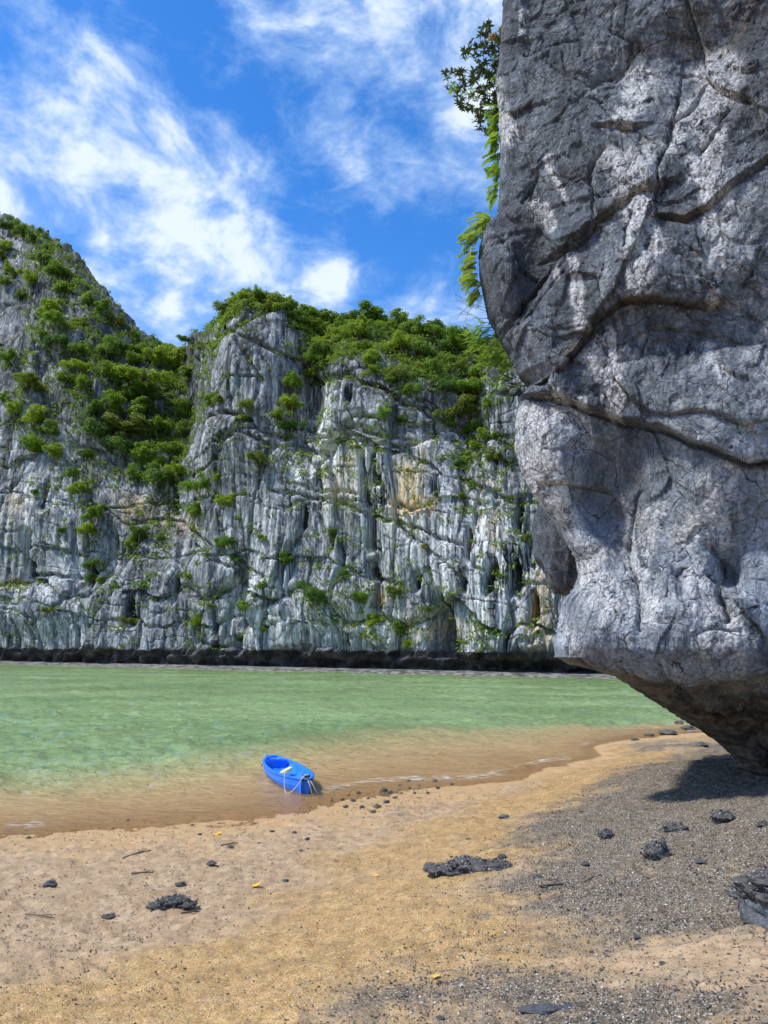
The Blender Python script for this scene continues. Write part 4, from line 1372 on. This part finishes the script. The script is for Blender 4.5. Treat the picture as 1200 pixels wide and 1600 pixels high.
def fern(label, name, spots, Y, mat, ln, leaf, width, cat='fern', aim=-1.0):
    base = Vector(at(*spots[0], Y))
    th_ = thing(name, label, cat, base)
    protos = [frond_mesh(9, ln, leaf, width, mat, 31 + i, .25 + .25 * i) for i in range(3)]
    V, F = [], []
    tube([Vector(at(a_ + 8, b_, Y + .05)) - base for a_, b_ in sorted(spots, key=lambda q: q[1])[::3]], .007, .004, 5, V, F)
    link('stem', mesh_of('stem', V, F, m_bark, True), th_)
    for (qx, qy) in [q for q in spots for _ in (0, 1)]:
        o = link('frond', protos[R_.randrange(3)], th_)
        o.location = Vector(at(qx, qy, Y + R_.uniform(-.15, .2))) - base
        o.rotation_euler = (R_.uniform(-.7, .7), R_.uniform(-.5, .5), math.pi + R_.uniform(-1.1, .9))
        k = R_.uniform(.75, 1.15)
        o.scale = (k, k, k)
    return th_


fern('bright green fern hanging down the rock edge below the dark tree', 'hanging_fern', [(778, 166), (781, 178), (778, 188), (782, 200), (779, 210), (782, 220), (780, 230), (784, 240), (780, 250), (784, 262), (781, 272), (782, 284), (780, 296), (779, 306), (778, 196), (777, 222), (779, 244), (780, 258), (776, 172), (778, 202), (776, 214), (777, 236), (779, 268), (778, 288), (777, 300), (780, 180), (781, 208), (780, 226)], 10.8, m_bleaf, .22, .075, .026)
fern('pale green leafy plant on the round dark knob of the overhanging rock', 'ledge_plant', [(772, 345), (762, 348), (764, 354), (755, 360), (749, 370), (745, 380), (747, 392), (745, 404), (744, 416), (747, 428), (749, 440), (751, 452), (764, 340), (753, 446), (755, 462), (745, 398), (768, 338), (747, 410), (746, 434), (743, 388), (758, 346), (750, 364), (746, 374), (744, 396), (743, 408), (745, 422), (748, 446), (752, 456), (760, 342), (750, 352), (745, 368)], 10.8, m_pleaf, .27, .085, .030, 'plant')
# bare twigs
base = Vector(at(766, 500, 10.95))
V, F = [], []
for (qx, qy, ex_, ey) in [(766, 490, 705, 458), (766, 485, 712, 470), (762, 498, 720, 492), (758, 505, 708, 475), (764, 480, 715, 445), (740, 478, 722, 505), (735, 474, 712, 500), (745, 484, 728, 468)]:
    a = Vector(at(qx, qy, 10.95)) - base
    b2 = Vector(at(ex_, ey, 10.9 + R_.uniform(-.2, .2))) - base
    m1 = a.lerp(b2, .35) + rvec(.015)
    m2 = a.lerp(b2, .7) + rvec(.015)
    tube([a, m1, m2, b2], .0042, .0018, 4, V, F)
    for _ in range(2):
        c0 = a.lerp(b2, R_.uniform(.4, .8))
        tube([c0, c0 + (b2 - a) * .15 + rvec(.03), c0 + (b2 - a) * .3 + rvec(.05)], .0026, .0012, 4, V, F)
tw = link('bare_twig', mesh_of('bare_twig', V, F, m_twig, True), label='thin leafless twigs sticking out below the dark knob of the overhanging rock', category='twig')
tw.location = base


def spray(label, name, rows, Y, mat, ln, wd, cat='plant'):
    base = Vector(at(*rows[0][:2], Y))
    th_ = thing(name, label, cat, base)
    protos = []
    for i in range(4):
        v_, f_, t_ = [], [], []
        blade(v_, f_, t_, Vector((0, 0, 0)), Vector((1, 0, 0)), Vector((0, 1, 0)), ln, wd, .12 + .14 * i, .25 + .2 * i)
        protos.append(mesh_of('leaf', v_, f_, mat, True, {'tint': tint_arr(t_)}))
    V, F = [], []
    for (qx, qy, tx, ty, nlv) in [(a_, b_, c_, d_, int(n_ * 1.5)) for (a_, b_, c_, d_, n_) in rows]:
        a = Vector(at(qx, qy, Y + .15)) - base
        b2 = Vector(at(tx, ty, Y + R_.uniform(-.2, .1))) - base
        mp = a.lerp(b2, .5) + Vector((0, 0, .05))
        tube([a, mp, b2], .006, .002, 5, V, F)
        for k in range(nlv):
            t = .25 + .75 * k / max(1, nlv - 1)
            c = a.lerp(mp, t * 2) if t < .5 else mp.lerp(b2, t * 2 - 1)
            o = link('leaf', protos[R_.randrange(4)], th_)
            o.location = c
            dv = (b2 - a).normalized() * .6 + Vector((R_.uniform(-.7, .3), R_.uniform(-.6, .6), R_.uniform(-1.0, .15)))
            o.rotation_euler = dv.to_track_quat('X', 'Z').to_euler()
            kk_ = R_.uniform(.7, 1.2)
            o.scale = (kk_, kk_, kk_)
    link('stem', mesh_of('stem', V, F, m_bark, True), th_)
    return th_


spray('yellow-green lance-leaved plant drooping under the knob of the overhanging rock', 'lance_leaf_plant',
      [(775, 505, 742, 512, 8), (776, 512, 732, 522, 9), (784, 522, 740, 538, 9), (778, 515, 738, 530, 9), (792, 548, 760, 566, 9), (798, 566, 776, 596, 8), (782, 525, 745, 545, 9), (788, 535, 755, 560, 9), (790, 545, 765, 575, 9), (795, 555, 778, 590, 9), (800, 570, 785, 600, 9), (780, 510, 752, 520, 7), (785, 530, 762, 548, 8), (795, 560, 772, 570, 7)], 10.8, m_bleaf, .20, .034)
spray('dark green leaves poking from the long crack of the overhanging rock', 'crack_plant', [(822, 600, 798, 590, 6), (822, 602, 792, 612, 7), (820, 606, 795, 630, 7), (824, 602, 806, 615, 6)], 10.8, m_dleaf, .17, .042)


# ------------------------------------------------------------------ the blue kayak
def plastic(name, c, rough=.38):
    m, s = material(name)
    tc = s.node('ShaderNodeTexCoord').outputs['Object']
    n = s.noise(tc, 9, 5, .65)
    sc2 = s.noise(s.mapping(tc, (3, 40, 40)), 3, 4, .7)
    cc = s.mix(s.math('MULTIPLY', s.step(sc2, .58, .75), .25), s.mix(n, tuple(k * .82 for k in c), c), tuple(min(1, k * 1.3 + .04) for k in c))
    sx = s.node('ShaderNodeSeparateXYZ')
    s.L(tc, sx.inputs[0])
    mud = s.math('MULTIPLY', s.step(s.math('MULTIPLY_ADD', n, -.16, sx.outputs[2]), .10, -.01), .7 if name == 'blue_plastic' else 0.0)
    dust = s.math('MULTIPLY', s.step(s.noise(tc, 5, 6, .75), .50, .72), .22)
    cc = s.mix(dust, s.mix(mud, cc, (.16, .105, .055)), (.42, .36, .27))
    s.out(s.pbsdf(cc, s.math('MULTIPLY_ADD', n, .25, rough - .1), .45, s.bump(n, .08, .01)))
    return m


m_blue = plastic('blue_plastic', (.008, .20, .92))
m_blue2 = plastic('blue_plastic_inside', (.010, .21, .90), .45)
m_black = plastic('black_rubber', (.02, .02, .022), .6)
m_rope, s = material('pale_rope')
tc = s.node('ShaderNodeTexCoord').outputs['Object']
nb = s.noise(tc, 160, 3, .6)
s.out(s.pbsdf(s.mix(nb, (.42, .38, .31), (.72, .68, .60)), .9, .2, s.bump(nb, .5, .004)))
bow = Vector(at_z(474, 1240, 0.0))
stern = Vector(at_z(424, 1206, 0.0))
hd = (bow - stern).normalized()
LEN = (bow - stern).length + .12
ctr_k = (bow + stern) / 2
KZ = -.075
kay = thing('kayak', 'bright blue plastic kayak beached in the shallows with a rope at its bow', 'kayak', (ctr_k.x, ctr_k.y, KZ))
kay.rotation_euler = (rad(-3), rad(1.5), math.atan2(hd.y, hd.x))
print('kayak length', LEN)
NS = 45
ts = np.linspace(-1, 1, NS)


def stn(t):
    hb = .39 * (1 - abs(t) ** 2.5) ** .72
    hb = max(hb, .095 if t > 0 else .15 * (1 - max(0, -t - .9) * 3))
    sh = .325 + .035 * t * t + (.02 if t > .6 else 0) * (t - .6)
    kl = .0 + .16 * max(0, abs(t) - .45) ** 2.2
    return hb, sh, kl


def sect(pf):
    out = []
    for t in ts:
        hb, sh, kl = stn(t)
        x = t * LEN / 2
        out.append([(x + dx * (1 if t > 0 else -1) * max(0, abs(t) - .8) / .2, y, z) for (dx, y, z) in pf(t, hb, sh, kl)])
    return np.array(out)


def f_hull(t, hb, sh, kl):
    right = [(0, 0, kl), (0, hb * .42, kl + .012), (.01, hb * .70, kl + .06), (.03, hb * .86, kl + .15), (.045, hb * .925, sh - .135), (.05, hb * .955, sh - .118), (.05, hb * .945, sh - .105), (.07, hb * .985, sh - .035), (.08, hb, sh - .012)]
    return [(d, -y, z) for (d, y, z) in right[::-1]] + right[1:]


def loft(name, pf, mat, parent, caps=False):
    P = sect(pf)
    F = grid_faces(P.shape[0], P.shape[1]).tolist()
    m = P.shape[1]
    if caps:
        F.append(list(range(m)))
        F.append([(NS - 1) * m + k for k in range(m)][::-1])
    return link(name, mesh_of(name, P.reshape(-1, 3), F, mat, True), parent)


def notch(t):
    return .045 * math.exp(-((t + .62) / .07) ** 2)          # scooped grip near the stern


def f_rim(s_):
    def g(t, hb, sh, kl):
        n_ = notch(t)
        return [(.08, s_ * hb, sh - .014), (.09, s_ * (hb + .014), sh - .004), (.09, s_ * (hb + .012), sh + .014 - n_ * .3), (.07, s_ * (hb - .012), sh + .020 - n_ * .6), (.05, s_ * max(hb - .045, .012), sh + .016 - n_), (.05, s_ * max(hb - .062, .006), sh - .004 - n_)]
    return g


def f_in(t, hb, sh, kl):
    k = min(1, max(0, (abs(t) - .80) / .10))
    k = k * k * (3 - 2 * k)
    hi = max(hb - .060, .006)
    fl = (kl + .145) * (1 - k) + (sh - .012) * k
    seat = .05 * math.exp(-((t + .42) / .14) ** 4) + .03 * math.exp(-((t - .30) / .05) ** 2)
    fl = min(fl + seat, sh - .01)
    right = [(0, 0, fl), (0, hi * .5, fl), (0, hi * .80, fl + (.02 if k < .5 else 0)), (0, hi * .90, fl + (sh - fl) * .30), (.02, hi * .96, fl + (sh - fl) * .7), (.04, hi, sh - .006)]
    return [(d, -y, z) for (d, y, z) in right[::-1]] + right[1:]


hull = loft('hull', f_hull, m_blue, kay, True)
for s_ in (-1, 1):
    loft('gunwale', f_rim(s_), m_blue, kay)
ck = loft('cockpit', f_in, m_blue2, kay)


def rbox(name, c, sz, mat, parent, bev=.012, rot=0):
    import bmesh
    bm = bmesh.new()
    bmesh.ops.create_cube(bm, size=1)
    for v in bm.verts:
        v.co = Vector((v.co.x * sz[0], v.co.y * sz[1], v.co.z * sz[2]))
    bmesh.ops.bevel(bm, geom=bm.edges[:], offset=bev, segments=2, affect='EDGES')
    me = bpy.data.meshes.new(name)
    bm.to_mesh(me)
    bm.free()
    me.materials.append(mat)
    o = link(name, me, parent)
    o.location = c
    o.rotation_euler = (0, 0, rot)
    return o


bk = rbox('seat_back', (-.62 * LEN / 2, -.0, .285), (.07, .42, .17), m_blue2, ck, .02)
rbox('stern_recess_block', (-.80 * LEN / 2, -.05, .392), (.16, .17, .03), m_blue2, kay, .008)  # added raised block, stands in for the shaded recess at the stern
rbox('thwart', (.30 * LEN / 2, 0, .20), (.08, .50, .05), m_blue2, ck, .015)
rbox('drain_plug', (-.64 * LEN / 2, -.315, .245), (.035, .02, .035), m_black, hull, .006)
rbox('drain_plug', (-.28 * LEN / 2, -.20, .16), (.04, .04, .02), m_black, ck, .006)
bx0 = LEN / 2 + .05
V, F = [], []
for s_ in (-1, 1):
    tube([(bx0 - .10, s_ * .05, .43), (bx0 - .02, s_ * .05, .455), (bx0 + .05, s_ * .03, .435)], .014, .014, 8, V, F)
tube([(bx0 + .04, -.05, .435), (bx0 + .04, .05, .435)], .016, .016, 8, V, F)
link('carry_handle', mesh_of('carry_handle', V, F, m_black, True), kay)
# mooring rope: knot at the stem, one loop over the near side, two loose ends
V, F = [], []
for k in range(4):
    pts_ = [(bx0 - .01 + .045 * math.cos(a + k), .05 * math.sin(a) - .01, .42 + .035 * math.cos(a * 1.0 + k * 1.4)) for a in np.linspace(0, 6.4, 14)]
    tube(pts_, .010, .010, 6, V, F)
lp = []
for a in np.linspace(0, 1, 26):
    an = a * math.pi
    lp.append((bx0 + .05 - .40 * a - .04 * math.sin(an), -.09 - .23 * a + .02 * math.sin(an) - .10 * math.sin(an), .43 - .33 * math.sin(an) ** .8))
tube(lp, .008, .008, 6, V, F)
tube([(bx0 - .35, -.31, .43), (bx0 - .45, -.18, .41), (bx0 - .55, -.08, .25), (bx0 - .72, -.04, .15), (bx0 - .85, .06, .14), (bx0 - .95, -.02, .14)], .0105, .0105, 6, V, F)
tube([(bx0 + .04, .0, .40), (bx0 + .09, .05, .28), (bx0 + .08, .09, .16), (bx0 + .12, .14, .10)], .010, .008, 6, V, F)
tube([(bx0 + .04, .03, .40), (bx0 + .08, .10, .30), (bx0 + .12, .15, .20), (bx0 + .11, .22, .14)], .010, .008, 6, V, F)
rp = link('mooring_rope', mesh_of('mooring_rope', V, F, m_rope, True), label='pale rope knotted and looped over the bow of the blue kayak', category='rope')
rp.location = kay.location
rp.rotation_euler = kay.rotation_euler
# two pale yellow pieces lying in the cockpit
m_foam, s = material('pale_yellow_foam')
tc = s.node('ShaderNodeTexCoord').outputs['Object']
s.out(s.pbsdf(s.mix(s.noise(tc, 14, 5, .7), (.62, .50, .20), (.82, .74, .42)), .8, .3, s.bump(s.noise(tc, 60, 3), .3, .006)))
Mk = kay.matrix_basis.copy()
Mk = Matrix.LocRotScale(kay.location, kay.rotation_euler, None)
for (x, y, z, sz, rz, lb) in [(-.22, .04, .25, (.30, .12, .05), 2.2, 'pale yellow plank-shaped float lying across the kayak cockpit'), (.16, -.02, .17, (.20, .13, .05), .5, 'small cream float beside the rope inside the kayak')]:
    t = thing('float', lb, 'float', Mk @ Vector((x, y, z)))
    t.rotation_euler = (rad(-3), rad(-14 if x < 0 else 4), kay.rotation_euler.z + rz)
    rbox('block', (0, 0, 0), sz, m_foam, t, .014)
    V, F = [], []
    tube([(sz[0] * .42, 0, .02), (sz[0] * .6, .03, .05), (sz[0] * .75, .0, .01), (sz[0] * .9, -.05, -.03)], .007, .006, 5, V, F)
    link('cord', mesh_of('cord', V, F, m_rope, True), t)


# ------------------------------------------------------------------ shells, stones and litter on the beach
m_shell, s = material('broken_shell')
r, g, b, a = s.attr('tint')
tc = s.node('ShaderNodeTexCoord').outputs['Object']
s.out(s.pbsdf(s.mix(s.math('ADD', s.math('MULTIPLY', s.math('SUBTRACT', s.noise(tc, 60, 3), .5), .2), r), s.mix(g, (.022, .021, .021), (.085, .062, .036)), s.mix(g, (.60, .60, .58), (.58, .50, .38))), .7, .35))


def scatter(n, box, zone, seed, smin, smax, lum, brown, lift=.35):
    """n shards over the beach; zone(gold, shell, z) gives the chance to keep one"""
    rng = np.random.default_rng(seed)
    az = rng.uniform(-rad(34), rad(34), n)
    rd = np.exp(rng.uniform(math.log(box[0]), math.log(box[1]), n))
    x, y = rd * np.sin(az), rd * np.cos(az)
    z, g, sh = ground(x, y)
    k = rng.random(n) < zone(g, sh, z) * (.35 + .65 * sstep(-.35, .35, fbm2(x * 1.1, y * 1.1, 4, seed)))
    x, y = x[k], y[k]
    z = np.array([ground_z(a_, b_) for a_, b_ in zip(x, y)])
    n = len(x)
    N = rng.normal(size=(n, 3)) * lift + np.array((0, 0, 1))
    N /= np.linalg.norm(N, axis=1, keepdims=True)
    L = rng.uniform(smin, smax, n) * (.6 + .045 * np.hypot(x, y))
    C = np.stack([x, y, z + L * .16], 1)
    t = rng.normal(size=(n, 3))
    t -= N * (t * N).sum(1, keepdims=True)
    t /= np.linalg.norm(t, axis=1, keepdims=True)
    b_ = np.cross(N, t)
    L_ = L[:, None]
    W_ = (L * rng.uniform(.35, .8, n))[:, None]
    h = L_ * rng.uniform(.1, .3, n)[:, None]
    V = np.stack([C - t * L_ * .5 - N * h * .4, C + b_ * W_ * .5, C + t * L_ * .5 - N * h * .5, C - b_ * W_ * .5, C + N * h + t * L_ * .1], 1)
    base = (np.arange(n) * 5)[:, None]
    F = np.concatenate([base + np.array(f)[None] for f in ((0, 1, 4), (1, 2, 4), (2, 3, 4), (3, 0, 4))])
    tn = np.clip(rng.choice(lum[0], n, p=lum[1]) + rng.normal(size=n) * .05, 0, 1)
    bn = np.clip(rng.normal(brown, .3, n), 0, 1)
    tint = np.repeat(np.stack([tn, bn, tn, np.ones(n)], 1), 5, 0)
    return V.reshape(-1, 3), F, tint


V1, F1, T1 = scatter(105000, (2.9, 17), lambda g, sh, z: np.where(z > -.015, sstep(.08, .7, sh) * .95, 0), 501, .012, .034, ([.02, .10, .25, .5, .85], [.38, .32, .17, .09, .04]), .3)
link('shell_gravel', mesh_of('shell_gravel', V1, F1, m_shell, False, {'tint': T1}), kind='stuff', label='dark broken oyster shell gravel covering the beach under the rock', category='gravel')
V1, F1, T1 = scatter(60000, (2.9, 13), lambda g, sh, z: np.where(z > .02, .18 + .5 * g, 0), 502, .007, .020, ([.05, .2, .45, .8], [.3, .3, .25, .15]), .9, .3)
link('sand_grit', mesh_of('sand_grit', V1, F1, m_shell, False, {'tint': T1}), kind='stuff', label='coarse grit and shell crumbs on the sand', category='grit')
V1, F1, T1 = scatter(26000, (3.5, 15), lambda g, sh, z: np.where(z > -.03, .7 * np.clip(1 - g - sh, 0, 1) + .16, 0), 503, .010, .034, ([.02, .12, .3], [.5, .35, .15]), .75, .5)
link('beach_litter', mesh_of('beach_litter', V1, F1, m_shell, False, {'tint': T1}), kind='stuff', label='scattered bits of bark and dark shell on the pinkish sand', category='litter')

m_oyster, s = material('oyster_crust')
r, g, b, a = s.attr('tint')
tc = s.node('ShaderNodeTexCoord').outputs['Object']
no = s.noise(tc, 22, 6, .7)
cc = s.mix(r, s.mix(no, (.016, .015, .015), (.11, .10, .09)), s.mix(no, (.20, .19, .18), (.62, .60, .57)))
s.out(s.pbsdf(cc, .6, .4, s.bump(no, .8, .02)))
m_stone, s = material('grey_stone')
tc = s.node('ShaderNodeTexCoord').outputs['Object']
no = s.noise(tc, 9, 7, .7)
s.out(s.pbsdf(s.ramp(no, [(.35, (.075, .078, .085)), (.5, (.13, .137, .15)), (.68, (.22, .225, .235))]), .85, .25, s.bump(no, .8, .03)))


def clump_mesh(seed, name='shell_crust', shards=300, flat=.6, stone=False, light=.16):
    rng = np.random.default_rng(seed)
    th, ph = np.meshgrid(np.linspace(.02, np.pi - .02, 16), np.linspace(0, 2 * np.pi, 24, endpoint=False), indexing='ij')
    x, y, z = np.sin(th) * np.cos(ph), np.sin(th) * np.sin(ph), np.cos(th)
    rr_ = 1 + .55 * fbm3(x * 1.3 + seed, y * 1.3, z * 1.3, 3, seed) + .2 * fbm3(x * 4, y * 4 + seed, z * 4, 2, seed + 3, ridged=True)
    P = np.stack([x * rr_, y * rr_, z * rr_ * flat], -1).reshape(-1, 3)
    F = grid_faces(16, 24, True)
    tint = np.zeros((len(P), 4))
    tint[:, 0] = rng.uniform(0, .3, len(P))
    if stone:
        return mesh_of(name, P, F, m_stone, True, {'tint': tint})
    idx = rng.choice(len(P), shards)
    C = P[idx]
    N0 = C / np.linalg.norm(C, axis=1, keepdims=True)
    L = rng.uniform(.12, .34, shards)
    N = N0 * .5 + rng.normal(size=(shards, 3)) * .6
    N /= np.linalg.norm(N, axis=1, keepdims=True)
    V, Q = leaf_quads(C + N0 * .13, N, L, L * rng.uniform(.4, .7, shards), rng)
    tn = np.where(rng.random(shards) < light, rng.uniform(.6, 1, shards), rng.uniform(0, .45, shards))
    ts_ = np.repeat(np.stack([tn, tn, tn, np.ones(shards)], 1), 4, 0)
    return mesh_of(name, np.vstack([P, V]), np.vstack([F, Q + len(P)]), m_oyster, False, {'tint': np.vstack([tint, ts_])})


CLUMP = [clump_mesh(40 + i, light=(.22, .35, .5)[i % 3]) for i in range(5)]
STONE = [clump_mesh(60 + i, 'stone', stone=True) for i in range(4)]


def lump(name, label, cat, px, py, w_px, h_ratio, mesh, group=None, yaw=0, depth_ratio=.8, sink=.25):
    p = on_ground(px, py)
    ww = w_px * .78 / FPX * (p - EYE).length / 2
    o = link(name, mesh, label=label, category=cat)
    o.location = p + Vector((0, 0, ww * h_ratio * .6 * (1 - sink)))
    o.scale = (ww, ww * depth_ratio, ww * h_ratio)
    o.rotation_euler = (0, 0, yaw)
    if group:
        o['group'] = group
    return o


BIG = [(1027, 1342, 46, .95, 0, .8, 'largest black oyster clump standing on the shell gravel'), (947, 1308, 24, .9, 1, .8, 'dark upright oyster clump at the left of the shell gravel'),
       (1056, 1298, 34, .6, 2, .9, 'low pale-flecked oyster clump left of the one nearest the rock shade'), (1128, 1284, 36, .8, 3, .9, 'oyster clump lying closest to the shade of the overhanging rock'), (1052, 1302, 22, .5, 4, .9, None),
       (1192, 1292, 20, .7, 0, .9, 'oyster clump cut by the right edge above the grey boulder'), (784, 1341, 16, .7, 1, .8, 'small black oyster knob behind the long shell mound'), (840, 1372, 16, .5, 2, .9, 'small flat oyster lump among the shell gravel'),
       (914, 1352, 14, .6, 3, .9, 'little shell lump between the long mound and the largest oyster clump'), (940, 1190, 26, .6, 2, .9, None), (78, 1386, 22, .7, 1, .8, 'small dark shell heap alone on the left sand'), (170, 1434, 20, .45, 2, .9, 'flat grey-green weed lump left of the dark stranded clump'),
       (282, 1384, 16, .6, 0, .9, 'tiny dark lump just behind the dark stranded clump'), (330, 1352, 18, .6, 3, .8, 'tiny pointed black lump on the sand below the kayak')]
for (px, py, wp, hr, k, dr, lb) in BIG:
    if lb:
        lump('oyster_clump', lb, 'oyster clump', px, py, wp, hr, CLUMP[k], 'oyster clumps on the beach', R_.uniform(0, 6), dr)
# long shell mound
p0 = on_ground(735, 1362)
t = thing('shell_mound', 'long low mound of grey oyster shells on the golden sand', 'shell mound', p0)
for k, (dx, w_, h_, c) in enumerate([(-.36, .12, .05, 2), (-.22, .16, .08, 0), (-.05, .18, .12, 1), (.12, .17, .12, 2), (.27, .15, .10, 3), (.38, .10, .08, 4)]):
    o = link('shell_cluster', CLUMP[c], t)
    o.location = (dx, .02 * (-1) ** k - .05 * dx, h_ * .35)
    o.scale = (w_ * .85, .13, h_)
    o.rotation_euler = (0, 0, R_.uniform(-.4, .4))
# dark stranded clump, left
p0 = on_ground(270, 1416)
t = thing('stranded_clump', 'dark ragged oyster-covered lump lying alone on the pinkish sand', 'oyster clump', p0)
for (dx, dy, w_, h_, c, rz) in [(-.13, -.07, .10, .06, 0, .6), (-.05, -.01, .10, .075, 1, .5), (.02, .04, .09, .075, 3, .2), (.10, .03, .08, .06, 0, -.4), (.16, .0, .05, .04, 1, -.5)]:
    o = link('shell_cluster', CLUMP[c], t)
    o.location = (dx, dy, h_ * .4)
    o.scale = (w_, .075, h_)
    o.rotation_euler = (0, 0, rz)
# boulder at the right edge
p0 = on_ground(1212, 1445)
t = thing('boulder', 'grey boulder crusted with black oysters at the right edge', 'boulder', p0)
o = link('stone', STONE[0], t)
o.location = (.05, .05, .06)
o.scale = (.19, .23, .18)
for (dx, dy, dz, w_, c) in [(.0, -.04, .20, .12, 0), (.14, .05, .22, .15, 1), (.08, -.17, .10, .13, 3), (-.04, .12, .2, .12, 2), (.2, -.16, .1, .13, 4), (-.1, .16, .14, .1, 0), (.0, .02, .27, .12, 1), (.1, -.08, .22, .12, 2)]:
    o = link('oyster_crust', CLUMP[c], t)
    o.location = (dx, dy, dz)
    o.scale = (w_, w_, w_ * .6)
    o.rotation_euler = (0, 0, R_.uniform(0, 6))
# flat slab near the lower edge
p0 = on_ground(862, 1580)
t = thing('slab', 'flat dark slate-grey slab half buried near the bottom edge', 'rock', p0)
for (dx, dy, sx, sy, sz_, rz) in [(-.05, 0, .10, .045, .028, .05), (.09, .015, .09, .03, .022, .2), (-.12, 0, .06, .035, .022, -.1)]:
    o = link('stone', STONE[1], t)
    o.location = (dx, dy, .008)
    o.scale = (sx, sy, sz_)
    o.rotation_euler = (0, 0, rz)
# scattered small clumps by the kayak
for (px, py) in [(527, 1234), (502, 1244), (500, 1258), (535, 1250), (552, 1252), (565, 1262), (590, 1262), (604, 1254), (617, 1247), (628, 1240), (640, 1232), (655, 1228), (575, 1248), (560, 1240), (545, 1243), (610, 1240), (648, 1240), (668, 1240), (684, 1232), (706, 1226), (583, 1270), (540, 1262), (518, 1252),
                 (600, 1236), (625, 1228), (638, 1222), (660, 1220), (680, 1222), (460, 1302), (425, 1300), (300, 1290), (312, 1304), (360, 1324), (405, 1318), (470, 1330), (98, 1264), (46, 1286), (45, 1310), (200, 1283), (480, 1312)]:
    w_ = R_.uniform(4.5, 10) * (1.5 if 580 < px < 625 else 1)
    near_k = 495 < px < 720
    lump('shell_lump', 'small black shell lump in the strip of lumps right of the kayak' if near_k else 'small black shell lump on the wet sand left of the kayak bow', 'shell lump', px, py, w_, R_.uniform(.6, .9), CLUMP[R_.randrange(5)], 'shell lumps right of the kayak' if near_k else 'shell lumps on the wet sand', R_.uniform(0, 6), sink=.3)
# at the point of the beach under the rock
for (px, py, wp, lb) in [(1045, 1148, 30, 'low black stone heap where the beach point meets the water'), (992, 1157, 16, 'small black stone in the shallows off the beach point'), (1060, 1132, 24, 'dark stone at the water edge right under the rock'), (1097, 1166, 22, 'dark lump on the golden beach point under the rock'), (1015, 1150, 18, 'flat dark stone left of the black stone heap'), (1075, 1140, 24, 'black stone between the beach point and the rock underside')]:
    lump('shore_stone', lb, 'stone', px, py, wp, .45, CLUMP[R_.randrange(5)], 'dark stones at the beach point', R_.uniform(0, 3))
# pebbles
for k, (px, py, wp, lb) in enumerate([(862, 1512, 9, 'small pale pebble right of the slate slab'), (1036, 1506, 12, 'round grey pebble on the bare sand tongue'), (995, 1465, 12, 'brown pebble where gravel ends and sand begins'), (940, 1516, 8, 'tiny dark pebble at the sand tongue'), (732, 1312, 9, 'grey pebble on the golden sand above the mound'),
                                      (1095, 1348, 18, 'pale grey flat stone right of the largest oyster clump'), (788, 1278, 20, 'flat dark stone on the golden ridge'), (446, 1377, 12, 'dark pebble beside the yellow leaf'), (865, 1390, 11, 'grey pebble in the gravel below the mound'), (688, 1592, 14, 'rounded brown pebble on the bottom edge')]):
    lump('pebble', lb, 'pebble', px, py, wp, .5, STONE[k % 4], 'pebbles on the sand', R_.uniform(0, 3))
# sticks
m_wood, s = material('drift_wood')
tc = s.node('ShaderNodeTexCoord').outputs['Object']
no = s.noise(s.mapping(tc, (4, 30, 30)), 3, 4, .6)
s.out(s.pbsdf(s.mix(no, (.045, .038, .032), (.22, .17, .12)), .9, .2, s.bump(no, .4, .006)))
for (ax, ay, bx, by, rpx, lb) in [(842, 1386, 880, 1383, 2.6, 'dark driftwood stick on the gravel below the long mound'), (905, 1383, 940, 1368, 1.8, 'thin curved stick left of the largest oyster clump'), (192, 1342, 236, 1330, 1.5, 'thin brown twig on the sand left of the stranded clump'), (40, 1430, 85, 1436, 1.5, 'pale thin twig on the far left sand'),
                                  (205, 1366, 240, 1364, 1.6, 'short dark twig behind the stranded clump'), (345, 1322, 372, 1318, 1.4, 'short bark strip near the water line'), (283, 1428, 312, 1426, 1.8, 'forked pale twig in front of the stranded clump'), (840, 1378, 872, 1376, 1.6, 'short stick lying above the driftwood stick')]:
    a_ = on_ground(ax, ay)
    b_ = on_ground(bx, by)
    rw = rpx * .75 / FPX * (a_ - EYE).length
    V, F = [], []
    md_ = (a_ + b_) / 2 + Vector((0, .02, .01))
    md_.z = max(md_.z, ground_z(md_.x, md_.y) + rw)
    tube([a_ + Vector((0, 0, rw)) - md_, Vector((0, 0, 0)), b_ + Vector((0, 0, rw)) - md_], rw, rw * .6, 6, V, F)
    q = (b_ - a_) * .3
    tube([Vector((0, 0, 0)), q + Vector((0, .03, .01))], rw * .6, rw * .3, 5, V, F)
    o = link('stick', mesh_of('stick', V, F, m_wood, True), label=lb, category='stick', group='sticks on the beach')
    o.location = md_
# fallen leaves
m_yl, s = material('fallen_leaf')
tc = s.node('ShaderNodeTexCoord').outputs['Object']
s.out(s.pbsdf(s.mix(s.noise(tc, 30, 3), (.62, .30, .02), (.80, .48, .05)), .6, .3))
for (px, py, wp, lb) in [(400, 1386, 15, 'yellow fallen leaf beside a dark pebble on the sand'), (587, 1371, 10, 'small orange fallen leaf on the golden sand'), (681, 1530, 12, 'orange fallen leaf near the bottom of the beach'), (340, 1305, 14, 'orange-brown leaf at the wet edge below the kayak')]:
    p = on_ground(px, py)
    ln = wp / FPX * (p - EYE).length
    v_, f_, t_ = [], [], []
    blade(v_, f_, t_, Vector((-ln / 2, 0, 0)), Vector((1, .1, .08)), Vector((0, 1, .1)), ln, ln * .6, .15, .5)
    o = link('fallen_leaf', mesh_of('fallen_leaf', v_, f_, m_yl, True), label=lb, category='leaf', group='fallen leaves on the beach')
    o.location = p + Vector((0, 0, .02))
    o.rotation_euler = (0, 0, R_.uniform(-.5, .5))
